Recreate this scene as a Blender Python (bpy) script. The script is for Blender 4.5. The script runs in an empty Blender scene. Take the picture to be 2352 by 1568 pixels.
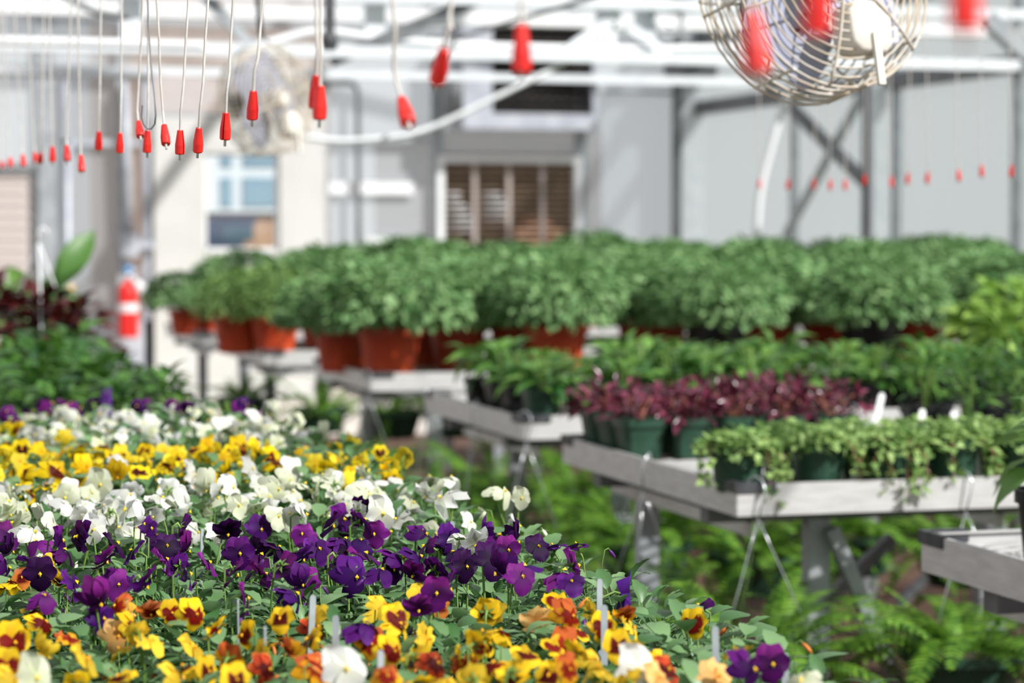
import bpy, math, random
import numpy as np
from mathutils import Matrix, Vector, Euler

random.seed(7)
rng = np.random.default_rng(11)
SC = bpy.context.scene
COL = SC.collection
PI = math.pi

# ------------------------------------------------------------------ camera
F = 5553.0                      # focal length in pixels of the 2352 x 1568 frame (85 mm on 36 mm)
CX, CY = 1176.0, 784.0
HORIZON = 530.0
CAMZ = 1.36
YAW = math.atan(0.285)
PITCH = math.atan((CY - HORIZON) / F)
cam_data = bpy.data.cameras.new('camera')
cam_data.sensor_width = 36.0
cam_data.lens = F / 2352.0 * 36.0
cam_data.clip_start = 0.05
cam_data.clip_end = 300
cam_data.dof.use_dof = True
cam_data.dof.focus_distance = 2.82
cam_data.dof.aperture_fstop = 5.4
cam = bpy.data.objects.new('camera', cam_data)
COL.objects.link(cam)
cam.location = (0, 0, CAMZ)
cam.rotation_euler = (PI / 2 - PITCH, 0, -YAW)
SC.camera = cam
RCAM = Euler((PI / 2 - PITCH, 0, -YAW)).to_matrix()
CAM = Vector((0, 0, CAMZ))

# ------------------------------------------------------------------ sky, sun, exposure
world = bpy.data.worlds.new('sky')
SC.world = world
world.use_nodes = True
bg = world.node_tree.nodes['Background']
bg.inputs[0].default_value = (0.93, 0.965, 1.0, 1)
bg.inputs[1].default_value = 0.58
sun_d = bpy.data.lights.new('sun', 'SUN')
sun_d.energy = 4.8
sun_d.angle = math.radians(1.2)
sun_d.color = (1.0, 0.98, 0.95)
sun = bpy.data.objects.new('sun', sun_d)
COL.objects.link(sun)
SUN_DIR = Vector((0.50, -0.62, 0.67)).normalized()      # towards the sun
sun.rotation_euler = SUN_DIR.to_track_quat('Z', 'Y').to_euler()
sun.location = (4, -4, 8)
SC.view_settings.view_transform = 'Standard'
SC.view_settings.look = 'None'
SC.view_settings.gamma = 1.0
SC.view_settings.use_curve_mapping = False
SC.view_settings.exposure = 0.32
SC.cycles.max_bounces = 5
SC.cycles.diffuse_bounces = 2
SC.cycles.glossy_bounces = 1
SC.cycles.transmission_bounces = 3
SC.cycles.transparent_max_bounces = 8
SC.cycles.sample_clamp_indirect = 6.0
SC.cycles.use_adaptive_sampling = True
SC.cycles.adaptive_threshold = 0.04
SC.cycles.use_light_tree = False
SC.cycles.caustics_reflective = False
SC.cycles.caustics_refractive = False

# ------------------------------------------------------------------ pixel helpers (design lookup only)
def ray(px, py):
    return RCAM @ Vector(((px - CX) / F, (CY - py) / F, -1.0))
def at_y(px, py, y):
    d = ray(px, py); return CAM + d * (y / d.y)
def at_x(px, py, x):
    d = ray(px, py); return CAM + d * (x / d.x)
def at_z(px, py, z):
    d = ray(px, py); return CAM + d * ((z - CAMZ) / d.z)

# ------------------------------------------------------------------ small helpers
def lin(c):
    return tuple(((v / 255.0) / 12.92 if v <= 10.3 else ((v / 255.0 + 0.055) / 1.055) ** 2.4) for v in c)
def rnd(a, b): return random.uniform(a, b)

class MB:
    """collects shapes into one mesh"""
    def __init__(s): s.v, s.f, s.m, s.mi = [], [], [], 0
    def add(s, vs, fs):
        o = len(s.v); s.v.extend([tuple(v) for v in vs])
        s.f.extend([tuple(i + o for i in f) for f in fs]); s.m.extend([s.mi] * len(fs)); return s
    def box(s, x0, y0, z0, x1, y1, z1):
        vs = [(x0,y0,z0),(x1,y0,z0),(x1,y1,z0),(x0,y1,z0),(x0,y0,z1),(x1,y0,z1),(x1,y1,z1),(x0,y1,z1)]
        return s.add(vs, [(0,3,2,1),(4,5,6,7),(0,1,5,4),(1,2,6,5),(2,3,7,6),(3,0,4,7)])
    def bar(s, a, b, w, h=None):
        """square bar from a to b"""
        h = h or w; a, b = Vector(a), Vector(b); d = (b - a).normalized()
        up = Vector((0, 0, 1)) if abs(d.z) < 0.95 else Vector((0, 1, 0))
        u = d.cross(up).normalized() * (w / 2); v = u.cross(d).normalized() * (h / 2)
        vs = [a-u-v, a+u-v, a+u+v, a-u+v, b-u-v, b+u-v, b+u+v, b-u+v]
        return s.add(vs, [(0,3,2,1),(4,5,6,7),(0,1,5,4),(1,2,6,5),(2,3,7,6),(3,0,4,7)])
    def tube(s, path, r, n=6, closed=False, cap=True):
        P = [Vector(p) for p in path]; k = len(P); rings = []
        rr = r if isinstance(r, (list, tuple)) else [r] * k
        prev = None
        for i in range(k):
            if closed: t = P[(i + 1) % k] - P[i - 1]
            else: t = P[min(i + 1, k - 1)] - P[max(i - 1, 0)]
            t = t.normalized()
            if prev is None:
                up = Vector((0, 0, 1)) if abs(t.z) < 0.9 else Vector((0, 1, 0))
                u = t.cross(up).normalized()
            else:
                u = (prev - t * prev.dot(t)).normalized()
            prev = u; w = t.cross(u)
            rings.append([P[i] + (u * math.cos(a) + w * math.sin(a)) * rr[i] for a in [2 * PI * j / n for j in range(n)]])
        vs = [p for q in rings for p in q]; fs = []
        for i in range(k if closed else k - 1):
            a, b = i * n, ((i + 1) % k) * n
            for j in range(n):
                fs.append((a + j, a + (j + 1) % n, b + (j + 1) % n, b + j))
        if not closed and cap:
            fs.append(tuple(range(n))[::-1]); fs.append(tuple((k - 1) * n + j for j in range(n)))
        return s.add(vs, fs)
    def lathe(s, prof, n=20, square=0.0, ctr=(0, 0, 0), close=False):
        """prof: (r, z) list; square 0..1 blends a circle to a rounded square"""
        vs = []
        for (r, z) in prof:
            for j in range(n):
                a = 2 * PI * (j + 0.5) / n
                c, d = math.cos(a), math.sin(a)
                if square:
                    q = 1.0 / (abs(c) ** 8 + abs(d) ** 8) ** 0.125
                    k = 1 + (q - 1) * square
                else: k = 1
                vs.append((ctr[0] + c * r * k, ctr[1] + d * r * k, ctr[2] + z))
        fs = []
        m = len(prof)
        for i in range(m if close else m - 1):
            a, b = i * n, ((i + 1) % m) * n
            for j in range(n):
                fs.append((a + j, a + (j + 1) % n, b + (j + 1) % n, b + j))
        if not close:
            fs.append(tuple(range(n))[::-1]); fs.append(tuple((m - 1) * n + j for j in range(n)))
        return s.add(vs, fs)
    def mesh(s, name, mats, smooth=False, cols=None):
        me = bpy.data.meshes.new(name)
        me.from_pydata(s.v, [], s.f)
        mats = mats if isinstance(mats, (list, tuple)) else [mats]
        for m in mats: me.materials.append(m)
        if len(mats) > 1: me.polygons.foreach_set('material_index', s.m)
        if smooth: me.polygons.foreach_set('use_smooth', [True] * len(me.polygons))
        if cols is not None:
            at = me.color_attributes.new('pigment', 'FLOAT_COLOR', 'POINT')
            at.data.foreach_set('color', np.array([(c[0], c[1], c[2], 1.0) for c in cols], dtype=np.float32).ravel())
        me.update()
        return me

def obj(name, me, parent=None, loc=(0, 0, 0), rot=(0, 0, 0), scale=1.0):
    o = bpy.data.objects.new(name, me)
    COL.objects.link(o)
    if parent is not None: o.parent = parent
    o.location = loc; o.rotation_euler = rot
    if scale != 1.0: o.scale = (scale,) * 3 if not isinstance(scale, (tuple, list)) else scale
    return o
def tag(o, label, cat, group=None):
    o['label'] = label; o['category'] = cat
    if group: o['group'] = group
    return o
def thing(name, label, cat, loc=(0, 0, 0), rot=(0, 0, 0), group=None, scale=1.0):
    o = obj(name, None, None, loc, rot, scale)
    o.empty_display_size = 0.05
    return tag(o, label, cat, group)
def struct(name, me, label=None, loc=(0, 0, 0)):
    o = obj(name, me, None, loc); o['kind'] = 'structure'
    if label: o['label'] = label
    return o
def stuff(o): o['kind'] = 'stuff'; return o
def box_mesh(name, mat, *a): return MB().box(*a).mesh(name, mat)
ORD = ['first','second','third','fourth','fifth','sixth','seventh','eighth','ninth','tenth','eleventh','twelfth',
       'thirteenth','fourteenth','fifteenth','sixteenth','seventeenth','eighteenth','nineteenth','twentieth',
       'twenty-first','twenty-second','twenty-third','twenty-fourth','twenty-fifth','twenty-sixth','twenty-seventh',
       'twenty-eighth','twenty-ninth','thirtieth']

# ------------------------------------------------------------------ materials
def newmat(name):
    m = bpy.data.materials.new(name); m.use_nodes = True
    nt = m.node_tree; nt.nodes.clear()
    out = nt.nodes.new('ShaderNodeOutputMaterial')
    return m, nt, out
def noise_mix(nt, c1, c2, scale, detail=3, lo=0.35, hi=0.65, stretch=None):
    tc = nt.nodes.new('ShaderNodeTexCoord')
    n = nt.nodes.new('ShaderNodeTexNoise'); n.inputs['Scale'].default_value = scale; n.inputs['Detail'].default_value = detail
    if stretch:
        mp = nt.nodes.new('ShaderNodeMapping'); mp.inputs['Scale'].default_value = stretch
        nt.links.new(tc.outputs['Object'], mp.inputs[0]); nt.links.new(mp.outputs[0], n.inputs['Vector'])
    else: nt.links.new(tc.outputs['Object'], n.inputs['Vector'])
    r = nt.nodes.new('ShaderNodeValToRGB')
    r.color_ramp.elements[0].position = lo; r.color_ramp.elements[1].position = hi
    r.color_ramp.elements[0].color = (*c1, 1); r.color_ramp.elements[1].color = (*c2, 1)
    nt.links.new(n.outputs['Fac'], r.inputs[0])
    return r.outputs[0], n
def plain(name, c, rough=0.5, metal=0.0, c2=None, scale=8, spec=0.4, bump=0.0, stretch=None, detail=3):
    m, nt, out = newmat(name)
    p = nt.nodes.new('ShaderNodeBsdfPrincipled')
    p.inputs['Roughness'].default_value = rough; p.inputs['Metallic'].default_value = metal
    p.inputs['Specular IOR Level'].default_value = spec
    c = lin(c); c2 = lin(c2) if c2 else tuple(min(1, v * 1.12) for v in c)
    co, n = noise_mix(nt, c, c2, scale, stretch=stretch, detail=detail)
    nt.links.new(co, p.inputs['Base Color'])
    if bump:
        b = nt.nodes.new('ShaderNodeBump'); b.inputs['Strength'].default_value = bump; b.inputs['Distance'].default_value = 0.01
        nt.links.new(n.outputs['Fac'], b.inputs['Height']); nt.links.new(b.outputs[0], p.inputs['Normal'])
    nt.links.new(p.outputs[0], out.inputs[0])
    return m
def leafmat(name, c1, c2, transl=0.3, rough=0.45, spec=0.35, tcol=None):
    """leaf: colour differs from leaf to leaf (random per island and per object), lets light through"""
    m, nt, out = newmat(name)
    g = nt.nodes.new('ShaderNodeNewGeometry'); oi = nt.nodes.new('ShaderNodeObjectInfo')
    ad = nt.nodes.new('ShaderNodeMath'); ad.operation = 'ADD'
    fr = nt.nodes.new('ShaderNodeMath'); fr.operation = 'FRACT'
    nt.links.new(g.outputs['Random Per Island'], ad.inputs[0]); nt.links.new(oi.outputs['Random'], ad.inputs[1])
    nt.links.new(ad.outputs[0], fr.inputs[0])
    r = nt.nodes.new('ShaderNodeValToRGB')
    r.color_ramp.elements[0].color = (*lin(c1), 1); r.color_ramp.elements[1].color = (*lin(c2), 1)
    nt.links.new(fr.outputs[0], r.inputs[0])
    p = nt.nodes.new('ShaderNodeBsdfPrincipled'); p.inputs['Roughness'].default_value = rough
    p.inputs['Specular IOR Level'].default_value = spec
    t = nt.nodes.new('ShaderNodeBsdfTranslucent')
    nt.links.new(r.outputs[0], p.inputs['Base Color'])
    if tcol: t.inputs[0].default_value = (*lin(tcol), 1)
    else: nt.links.new(r.outputs[0], t.inputs[0])
    mx = nt.nodes.new('ShaderNodeMixShader'); mx.inputs[0].default_value = transl
    nt.links.new(p.outputs[0], mx.inputs[1]); nt.links.new(t.outputs[0], mx.inputs[2])
    nt.links.new(mx.outputs[0], out.inputs[0])
    return m
def petalmat():
    m, nt, out = newmat('petal')
    a = nt.nodes.new('ShaderNodeAttribute'); a.attribute_name = 'pigment'
    oi = nt.nodes.new('ShaderNodeObjectInfo')
    hs = nt.nodes.new('ShaderNodeHueSaturation')
    mr = nt.nodes.new('ShaderNodeMapRange'); mr.inputs[3].default_value = 0.58; mr.inputs[4].default_value = 1.15
    nt.links.new(oi.outputs['Random'], mr.inputs[0]); nt.links.new(mr.outputs[0], hs.inputs['Value'])
    nt.links.new(a.outputs['Color'], hs.inputs['Color'])
    p = nt.nodes.new('ShaderNodeBsdfPrincipled'); p.inputs['Roughness'].default_value = 0.6
    p.inputs['Specular IOR Level'].default_value = 0.15
    t = nt.nodes.new('ShaderNodeBsdfTranslucent')
    nt.links.new(hs.outputs[0], p.inputs['Base Color']); nt.links.new(hs.outputs[0], t.inputs[0])
    mx = nt.nodes.new('ShaderNodeMixShader'); mx.inputs[0].default_value = 0.35
    nt.links.new(p.outputs[0], mx.inputs[1]); nt.links.new(t.outputs[0], mx.inputs[2])
    nt.links.new(mx.outputs[0], out.inputs[0])
    return m
def polymat(name, c, clear=0.22, tint=0.87):
    """ribbed translucent greenhouse glazing: part clear, part diffusing"""
    m, nt, out = newmat(name)
    d = nt.nodes.new('ShaderNodeBsdfDiffuse'); d.inputs[0].default_value = (*lin(c), 1)
    t = nt.nodes.new('ShaderNodeBsdfTranslucent'); t.inputs[0].default_value = (*lin(c), 1)
    tr = nt.nodes.new('ShaderNodeBsdfTransparent'); tr.inputs[0].default_value = (tint, tint * 1.015, tint * 1.02, 1)
    m1 = nt.nodes.new('ShaderNodeMixShader'); m1.inputs[0].default_value = 0.58
    nt.links.new(d.outputs[0], m1.inputs[1]); nt.links.new(t.outputs[0], m1.inputs[2])
    m2 = nt.nodes.new('ShaderNodeMixShader'); m2.inputs[0].default_value = clear
    nt.links.new(m1.outputs[0], m2.inputs[1]); nt.links.new(tr.outputs[0], m2.inputs[2])
    nt.links.new(m2.outputs[0], out.inputs[0])
    return m
def glassmat(name, tint, refl=0.08):
    m, nt, out = newmat(name)
    tr = nt.nodes.new('ShaderNodeBsdfTransparent'); tr.inputs[0].default_value = (*tint, 1)
    g = nt.nodes.new('ShaderNodeBsdfGlossy'); g.inputs['Roughness'].default_value = 0.02
    mx = nt.nodes.new('ShaderNodeMixShader'); mx.inputs[0].default_value = refl
    nt.links.new(tr.outputs[0], mx.inputs[1]); nt.links.new(g.outputs[0], mx.inputs[2])
    nt.links.new(mx.outputs[0], out.inputs[0])
    return m

M = {}
M['alu'] = plain('aluminium', (194, 193, 192), 0.42, 0.2, (210, 209, 208), 14, stretch=(1, 1, 6), spec=0.5)
M['steel'] = plain('galvanised steel', (150, 155, 160), 0.45, 0.3, (172, 176, 180), 10)
M['darksteel'] = plain('weathered steel', (96, 99, 102), 0.5, 0.2, (118, 120, 122), 9)
M['wire'] = plain('bright wire', (205, 208, 212), 0.25, 0.8, (225, 228, 230), 30)
M['white'] = plain('white paint', (222, 223, 225), 0.4, 0, (230, 231, 232), 6)
M['cream'] = plain('cream painted wall', (187, 187, 183), 0.7, 0, (195, 194, 191), 3)
M['rubber'] = plain('dark rubber', (52, 54, 58), 0.5, 0, (72, 74, 78), 40)
M['blackpot'] = plain('black plastic', (17, 18, 19), 0.38, 0, (27, 28, 30), 20)
M['greenpot'] = plain('green plastic', (36, 66, 50), 0.4, 0, (52, 84, 66), 12)
M['terrapot'] = plain('terracotta plastic', (176, 58, 26), 0.5, 0, (206, 80, 40), 8)
M['soil'] = plain('potting soil', (32, 24, 19), 0.95, 0, (70, 54, 42), 120, bump=0.6)
M['red'] = plain('red plastic', (205, 24, 22), 0.42, 0, (224, 40, 32), 60, spec=0.45)
M['cord'] = plain('grey tubing', (186, 180, 174), 0.5, 0, (206, 201, 196), 60)
M['stick'] = plain('grey plastic label', (140, 148, 154), 0.5, 0, (160, 167, 172), 30)
M['whitestick'] = plain('white plastic label', (240, 240, 240), 0.4, 0, (250, 250, 250), 30)
M['poly'] = polymat('wall glazing', (236, 239, 242), 0.58, 0.95)
M['polyside'] = polymat('side wall glazing', (222, 225, 228), 0.66)
M['polyclear'] = polymat('clear glazing', (214, 214, 216), 0.6)
M['glass'] = glassmat('window glass', (0.93, 0.97, 0.98))
M['louverslat'] = plain('brown louver slat', (92, 76, 60), 0.6, 0, (120, 100, 80), 20)
M['tanlouver'] = plain('tan shutter', (166, 154, 148), 0.6, 0, (182, 171, 166), 12)
M['darkmetal'] = plain('dark housing', (44, 42, 42), 0.5, 0.2, (62, 58, 56), 20)
M['greyhouse'] = plain('grey sheet metal', (164, 168, 178), 0.45, 0.2, (184, 188, 196), 6)
M['fanwire'] = plain('cream coated wire', (206, 200, 190), 0.45, 0, (190, 172, 146), 26)
M['fanwhite'] = plain('ivory painted metal', (214, 209, 198), 0.4, 0, (222, 217, 208), 10)
M['blade'] = plain('grey fan blade', (142, 147, 168), 0.45, 0.1, (158, 162, 182), 6)
M['floor'] = plain('worn concrete', (196, 186, 176), 0.85, 0, (216, 206, 196), 2.2, detail=6)
M['mulch'] = plain('brown gravel and bark', (52, 35, 28), 0.95, 0, (112, 82, 68), 34, bump=1.0, detail=6)
M['stem'] = leafmat('green stem', (96, 132, 58), (134, 164, 84), 0.15)
M['pansyleaf'] = leafmat('pansy leaf', (64, 106, 56), (126, 160, 108), 0.28, 0.4, 0.45)
M['petal'] = petalmat()
M['mumleaf'] = leafmat('chrysanthemum leaf', (80, 124, 68), (152, 188, 128), 0.25, 0.5, 0.3)
M['mumleaf2'] = leafmat('feathery leaf', (84, 122, 60), (150, 180, 108), 0.25, 0.5, 0.3)
M['leafgreen'] = leafmat('leafy green', (42, 92, 36), (114, 158, 72), 0.3, 0.42, 0.4)
M['broadleaf'] = leafmat('broad dark leaf', (28, 72, 28), (92, 138, 56), 0.28, 0.4, 0.4)
M['leaflight'] = leafmat('light green leaf', (112, 156, 60), (176, 208, 108), 0.35, 0.42, 0.4)
M['herbleaf'] = leafmat('herb leaf', (84, 126, 60), (172, 200, 122), 0.3, 0.5, 0.3)
M['burgundy'] = leafmat('burgundy leaf', (50, 9, 25), (142, 58, 86), 0.2, 0.28, 0.7)
M['redstem'] = leafmat('reddish stem', (132, 74, 66), (170, 110, 88), 0.1)
M['coleus'] = leafmat('dark red leaf', (40, 12, 16), (104, 40, 40), 0.2, 0.35, 0.5)
M['varieg'] = leafmat('pale striped leaf', (116, 146, 86), (208, 218, 168), 0.35)
M['fern'] = leafmat('fern frond', (50, 94, 26), (122, 168, 58), 0.35, 0.5, 0.3)
M['salvia'] = leafmat('violet floret', (84, 24, 130), (120, 50, 165), 0.3)
# ------------------------------------------------------------------ the setting
M['lightbar'] = plain('pale galvanised tube', (216, 221, 226), .4, .1, (228, 232, 236), 8)
YB = 19.2           # far end wall
XR = 7.1            # side wall on the right
XL = -4.0
# floor: concrete; gravel under benches, extended over the unseen aisle to cut bounced light
struct('floor', box_mesh('floor', M['floor'], XL, -3, -0.2, XR + 0.4, YB + 0.3, 0.0), 'worn beige concrete greenhouse floor')
struct('floor_gravel', box_mesh('floor_gravel', M['mulch'], -1.4, -1, -0.02, XR - 0.1, 15.6, 0.012), 'brown gravel and bark under the benches')
struct('ground', box_mesh('ground', plain('grey outdoor paving', (150, 148, 146), 0.9, 0, (170, 168, 164), 1), -30, YB + 0.3, -0.25, 40, 70, -0.02),
       'grey paved yard outside the end wall')

def wallrect(px0, py0, px1, py1, y=YB):
    a = at_y(px0, py1, y); b = at_y(px1, py0, y)
    return a.x, a.z, b.x, b.z
def wbox(mb, px0, py0, px1, py1, t0=-0.03, t1=0.03, y=YB):
    x0, z0, x1, z1 = wallrect(px0, py0, px1, py1, y)
    return mb.box(x0, y + t0, z0, x1, y + t1, z1)
ZT = 4.4            # wall height
wall_back = struct('wall_back', wbox(MB(), -60, 2000, -58, 300).mesh('wall_back', M['steel']), 'far end wall of framed translucent glazing')
def wx(px): return at_y(px, 530, YB).x
def wz(py, px=900): return at_y(px, py, YB).z
# glazing panels of the end wall, one object each; z from the kerb to the eaves
def panel(x0, z0, x1, z1, mat, t=0.012):
    return obj('glazing_panel', box_mesh('glazing_panel', mat, x0, YB + 0.01, z0, x1, YB + 0.01 + t, z1), wall_back)
zc = wz(275)        # top of the cream wall
for (a, b, mat) in ((-1000, -330, 'poly'), (-320, 0, 'poly')):
    panel(wx(a), 0.15, wx(b), ZT, M[mat])
panel(wx(0), wz(380), wx(88), ZT, M['poly'])
panel(wx(128), 0.15, wx(270), wz(190), M['polyclear'])
panel(wx(270), 0.15, wx(350), wz(190), M['polyclear'])
panel(wx(88), wz(186), wx(350), ZT, M['poly'])
panel(wx(350), zc, wx(742), ZT, M['poly'])
panel(wx(742), 0.15, wx(825), ZT, M['poly'])
panel(wx(825), 0.15, wx(995), ZT, M['poly'])
panel(wx(995), wz(350), wx(1335), ZT, M['poly'])
panel(wx(995), 0.15, wx(1335), wz(590), M['poly'])
panel(wx(1335), 0.15, wx(1585), ZT, M['poly'])
# posts and rails of the end wall
for (p0, p1) in ((88, 128), (268, 284), (738, 752), (990, 1012), (1318, 1342), (-326, -318)):
    obj('wall_post', box_mesh('wall_post', M['steel'], wx(p0), YB - 0.07, 0, wx(p1), YB, ZT), wall_back)
for (py0, py1, p0, p1, mt) in ((180, 192, -60, 350, 'darksteel'), (268, 282, 348, 745, 'steel'), (60, 72, -60, 1600, 'steel'),
                               (318, 326, 752, 990, 'steel'), (200, 208, 1342, 1585, 'steel')):
    obj('wall_rail', box_mesh('wall_rail', M[mt], wx(p0), YB - 0.08, wz(py1), wx(p1), YB - 0.02, wz(py0)), wall_back)
obj('base_kerb', box_mesh('base_kerb', M['floor'], XL, YB - 0.06, 0, wx(350), YB + 0.06, 0.15), wall_back)
obj('base_kerb', box_mesh('base_kerb', M['floor'], wx(742), YB - 0.06, 0, XR, YB + 0.06, 0.15), wall_back)
# white horizontal bands on the glazing
for (a, b, c, d) in ((752, 419, 946, 446), (838, 545, 952, 578)):
    obj('white_board', wbox(MB(), a, b, c, d, -0.05, -0.005).mesh('white_board', M['white']), wall_back)

# cream block wall with a window opening
cw = struct('wall_cream', None, 'cream painted wall around the window, beyond the benches')
w0, w1, z0w, z1w = wx(466), wx(638), wz(575, 550), wz(352, 550)
for nm, a in (('wall_segment', (wx(350), 0, w0, zc)), ('wall_segment', (w1, 0, wx(742), zc)), ('wall_segment', (w0, 0, w1, z0w)), ('wall_segment', (w0, z1w, w1, zc))):
    obj(nm, box_mesh(nm, M['cream'], a[0], YB - 0.1, a[1], a[2], YB + 0.1, a[3]), cw)
win = struct('window_1', None, 'white framed window in the cream wall')
fr = MB(); t = 0.022
fr.box(w0, YB - .06, z0w, w0 + t, YB + .02, z1w).box(w1 - t, YB - .06, z0w, w1, YB + .02, z1w)
fr.box(w0, YB - .06, z0w, w1, YB + .02, z0w + t).box(w0, YB - .06, z1w - t, w1, YB + .02, z1w)
obj('window_frame', fr.mesh('window_frame', M['white']), win)
obj('window_pane', box_mesh('window_pane', M['glass'], w0 + t, YB - .01, z0w + t, w1 - t, YB, z1w - t), win)

# tan shutter at the left end of the wall
tl = struct('door_1', None, 'tan slatted roll-up shutter in the end wall')
x0, x1 = wx(-60), wx(86); zt, zb = wz(384, 40), 0.05
obj('shutter_frame', MB().box(x1 - .03, YB - .05, zb, x1, YB + .03, zt).box(x0, YB - .05, zt - .03, x1, YB + .03, zt + .02).mesh('shutter_frame', M['darksteel']), tl)
n = 20; hh = (zt - .03 - zb) / n
sl = MB().box(x0, -.012, 0, x1 - .03, .012, hh * .86); sm = sl.mesh('shutter_slat', M['tanlouver'])
for i in range(n):
    obj('shutter_slat', sm, tl, (0, YB + (0.0), zb + i * hh), (-0.25, 0, 0))

# glazed door with a pipe in front and hinge rail
dr = struct('door_2', None, 'grey framed glazed door beside the cream wall')
d0, d1 = wx(146), wx(346)
obj('door_frame', MB().box(d0, YB - .06, .1, d0 + .04, YB, wz(190)).box(d1 - .06, YB - .06, .1, d1, YB, wz(190))
    .box(d0, YB - .06, .1, d1, YB, wz(735, 250)).box(d0, YB - .06, wz(335, 250), d1, YB, wz(322, 250)).mesh('door_frame', M['greyhouse']), dr)
# lower louver vent
def vent(name, label, px0, py0, px1, py1, nsl, mullions, slat, frame, back):
    v = thing(name, label, 'vent')
    x0, z0, x1, z1 = wallrect(px0, py0, px1, py1)
    ft = 0.055
    obj('frame', MB().box(x0 - ft, YB - .1, z0 - ft, x0, YB + .05, z1 + ft).box(x1, YB - .1, z0 - ft, x1 + ft, YB + .05, z1 + ft)
        .box(x0, YB - .1, z1, x1, YB + .05, z1 + ft).box(x0, YB - .1, z0 - ft, x1, YB + .05, z0).mesh('frame', frame), v)
    hh = (z1 - z0) / nsl
    sm = MB().box(x0, -.026, -.004, x1, .026, .004).mesh('slat', slat)
    for i in range(nsl):
        obj('slat', sm, v, (0, YB, z0 + (i + .5) * hh), (-0.75, 0, 0))
    for mx in mullions:
        xm = wx(mx)
        obj('mullion', box_mesh('mullion', M['tanlouver'], xm - .016, YB - .085, z0, xm + .016, YB - .05, z1), v)
    return v
vent('louver_vent', 'brown louvered wall vent with white frame and three uprights', 1014, 375, 1314, 600, 16, (1085, 1163, 1240), M['louverslat'], M['white'], None)
# dark unit behind the lower louvers and over it: exhaust fan box
ex = thing('exhaust_fan_box', 'grey exhaust fan housing with dark slatted opening high on the end wall', 'exhaust fan')
x0, z0, x1, z1 = wallrect(1100, 72, 1326, 265)
X0, Z0, X1, Z1 = wallrect(1034, 54, 1338, 300)
yb0 = YB - 0.42
obj('housing', MB().box(X0, yb0, Z0, x0, YB, Z1).box(x1, yb0, Z0, X1, YB, Z1).box(x0, yb0, Z0, x1, YB, z0).box(x0, yb0, z1, x1, YB, Z1)
    .mesh('housing', M['greyhouse']), ex)
obj('back_panel', box_mesh('back_panel', M['darkmetal'], x0, YB - .05, z0, x1, YB - .02, z1), ex)
sm = MB().box(x0, -.03, -.004, x1, .03, .004).mesh('slat', M['darkmetal'])
for i in range(9):
    obj('slat', sm, ex, (0, yb0 + .06, z0 + (i + .5) * (z1 - z0) / 9), (0.6, 0, 0))
fm = MB().box(-.012, -.02, 0, .012, .02, .09).mesh('fin', plain('grey brown fin', (120, 110, 108), .5))
for i in range(10):
    for zf in (z0 + .12, z1 - .13):
        obj('fin', fm, ex, (x0 + (i + .5) * (x1 - x0) / 10, yb0 + .16, zf))
xs0, zs0, xs1, zs1 = wallrect(1165, 50, 1260, 68)
obj('sticker', box_mesh('sticker', plain('pale blue sticker', (168, 216, 244), .4), xs0, yb0 - .006, zs0, xs1, yb0, zs1), ex)
obj('duct', MB().lathe([(.11, 0), (.11, .34)], 16).mesh('duct', M['darksteel'], True), ex, (X0 - .02, YB - .3, Z0 + .1))
# bent grey conduit on the wall
cp = [at_y(700, 190, YB - .11), at_y(800, 190, YB - .11), at_y(815, 195, YB - .11), at_y(822, 212, YB - .11), at_y(823, 400, YB - .11), at_y(824, 640, YB - .11)]
tag(obj('conduit', MB().tube(cp, .022, 8).mesh('conduit', M['darksteel'], True)), 'bent dark grey conduit running down the end wall', 'pipe')
cp = [at_y(155, 330, YB - .12), at_y(155, 700, YB - .12), Vector((wx(155), YB - .12, .02))]
cd = tag(obj('standpipe', MB().tube(cp, .028, 8).mesh('standpipe', M['greyhouse'], True)), 'thin grey standpipe with yellow tag in front of the door', 'pipe')
zt_ = wz(675, 155)
obj('yellow_tag', MB().lathe([(.032, 0), (.032, .07)], 10).mesh('yellow_tag', plain('yellow tape', (226, 190, 96), .5)), cd, (wx(155), YB - .12, zt_))
# motion sensor / grey alarm box on a drop cable near the door
ab = thing('wall_box', 'grey electrical box hanging on a conduit above the fire extinguisher', 'electrical box')
bx0, bz0, bx1, bz1 = wallrect(272, 535, 312, 588)
obj('box_body', MB().box(bx0, YB - .2, bz0, bx1, YB - .09, bz1).mesh('box_body', M['greyhouse']), ab)
obj('conduit', MB().tube([Vector(((bx0 + bx1) / 2, YB - .14, bz1)), Vector(((bx0 + bx1) / 2 - .03, YB - .14, wz(190, 290)))], .03, 8).mesh('conduit', M['greyhouse'], True), ab)
obj('side_arm', MB().box(bx1, YB - .16, bz0 + .06, bx1 + .13, YB - .11, bz0 + .12).mesh('side_arm', M['greyhouse']), ab)

# side wall on the right
wall_right = struct('wall_right', MB().box(XR - .02, 4, 0, XR + .1, YB, .15).mesh('wall_right', M['floor']), 'translucent side wall on the right')
def ys(px): return at_x(px, 530, XR).y
marks = [1640, 1830, 2065, 2342, 2700, 3200]
yy = [ys(p) for p in marks]; yy[0] = YB - .05
hb = at_x(1900, 210, XR).z
for i in range(len(yy) - 1):
    obj('glazing_panel', box_mesh('glazing_panel', M['polyside'], XR, yy[i + 1], .15, XR + .012, yy[i], hb), wall_right)
    obj('glazing_panel', box_mesh('glazing_panel', M['polyside'], XR, yy[i + 1], hb, XR + .012, yy[i], ZT - .9), wall_right)
for y in yy[1:]:
    obj('mullion', box_mesh('mullion', M['steel'], XR - .05, y - .03, .1, XR, y + .03, ZT - .9), wall_right)
obj('rail', box_mesh('rail', M['darksteel'], XR - .1, 4, hb - .055, XR - .01, YB, hb + .055), wall_right)
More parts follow.
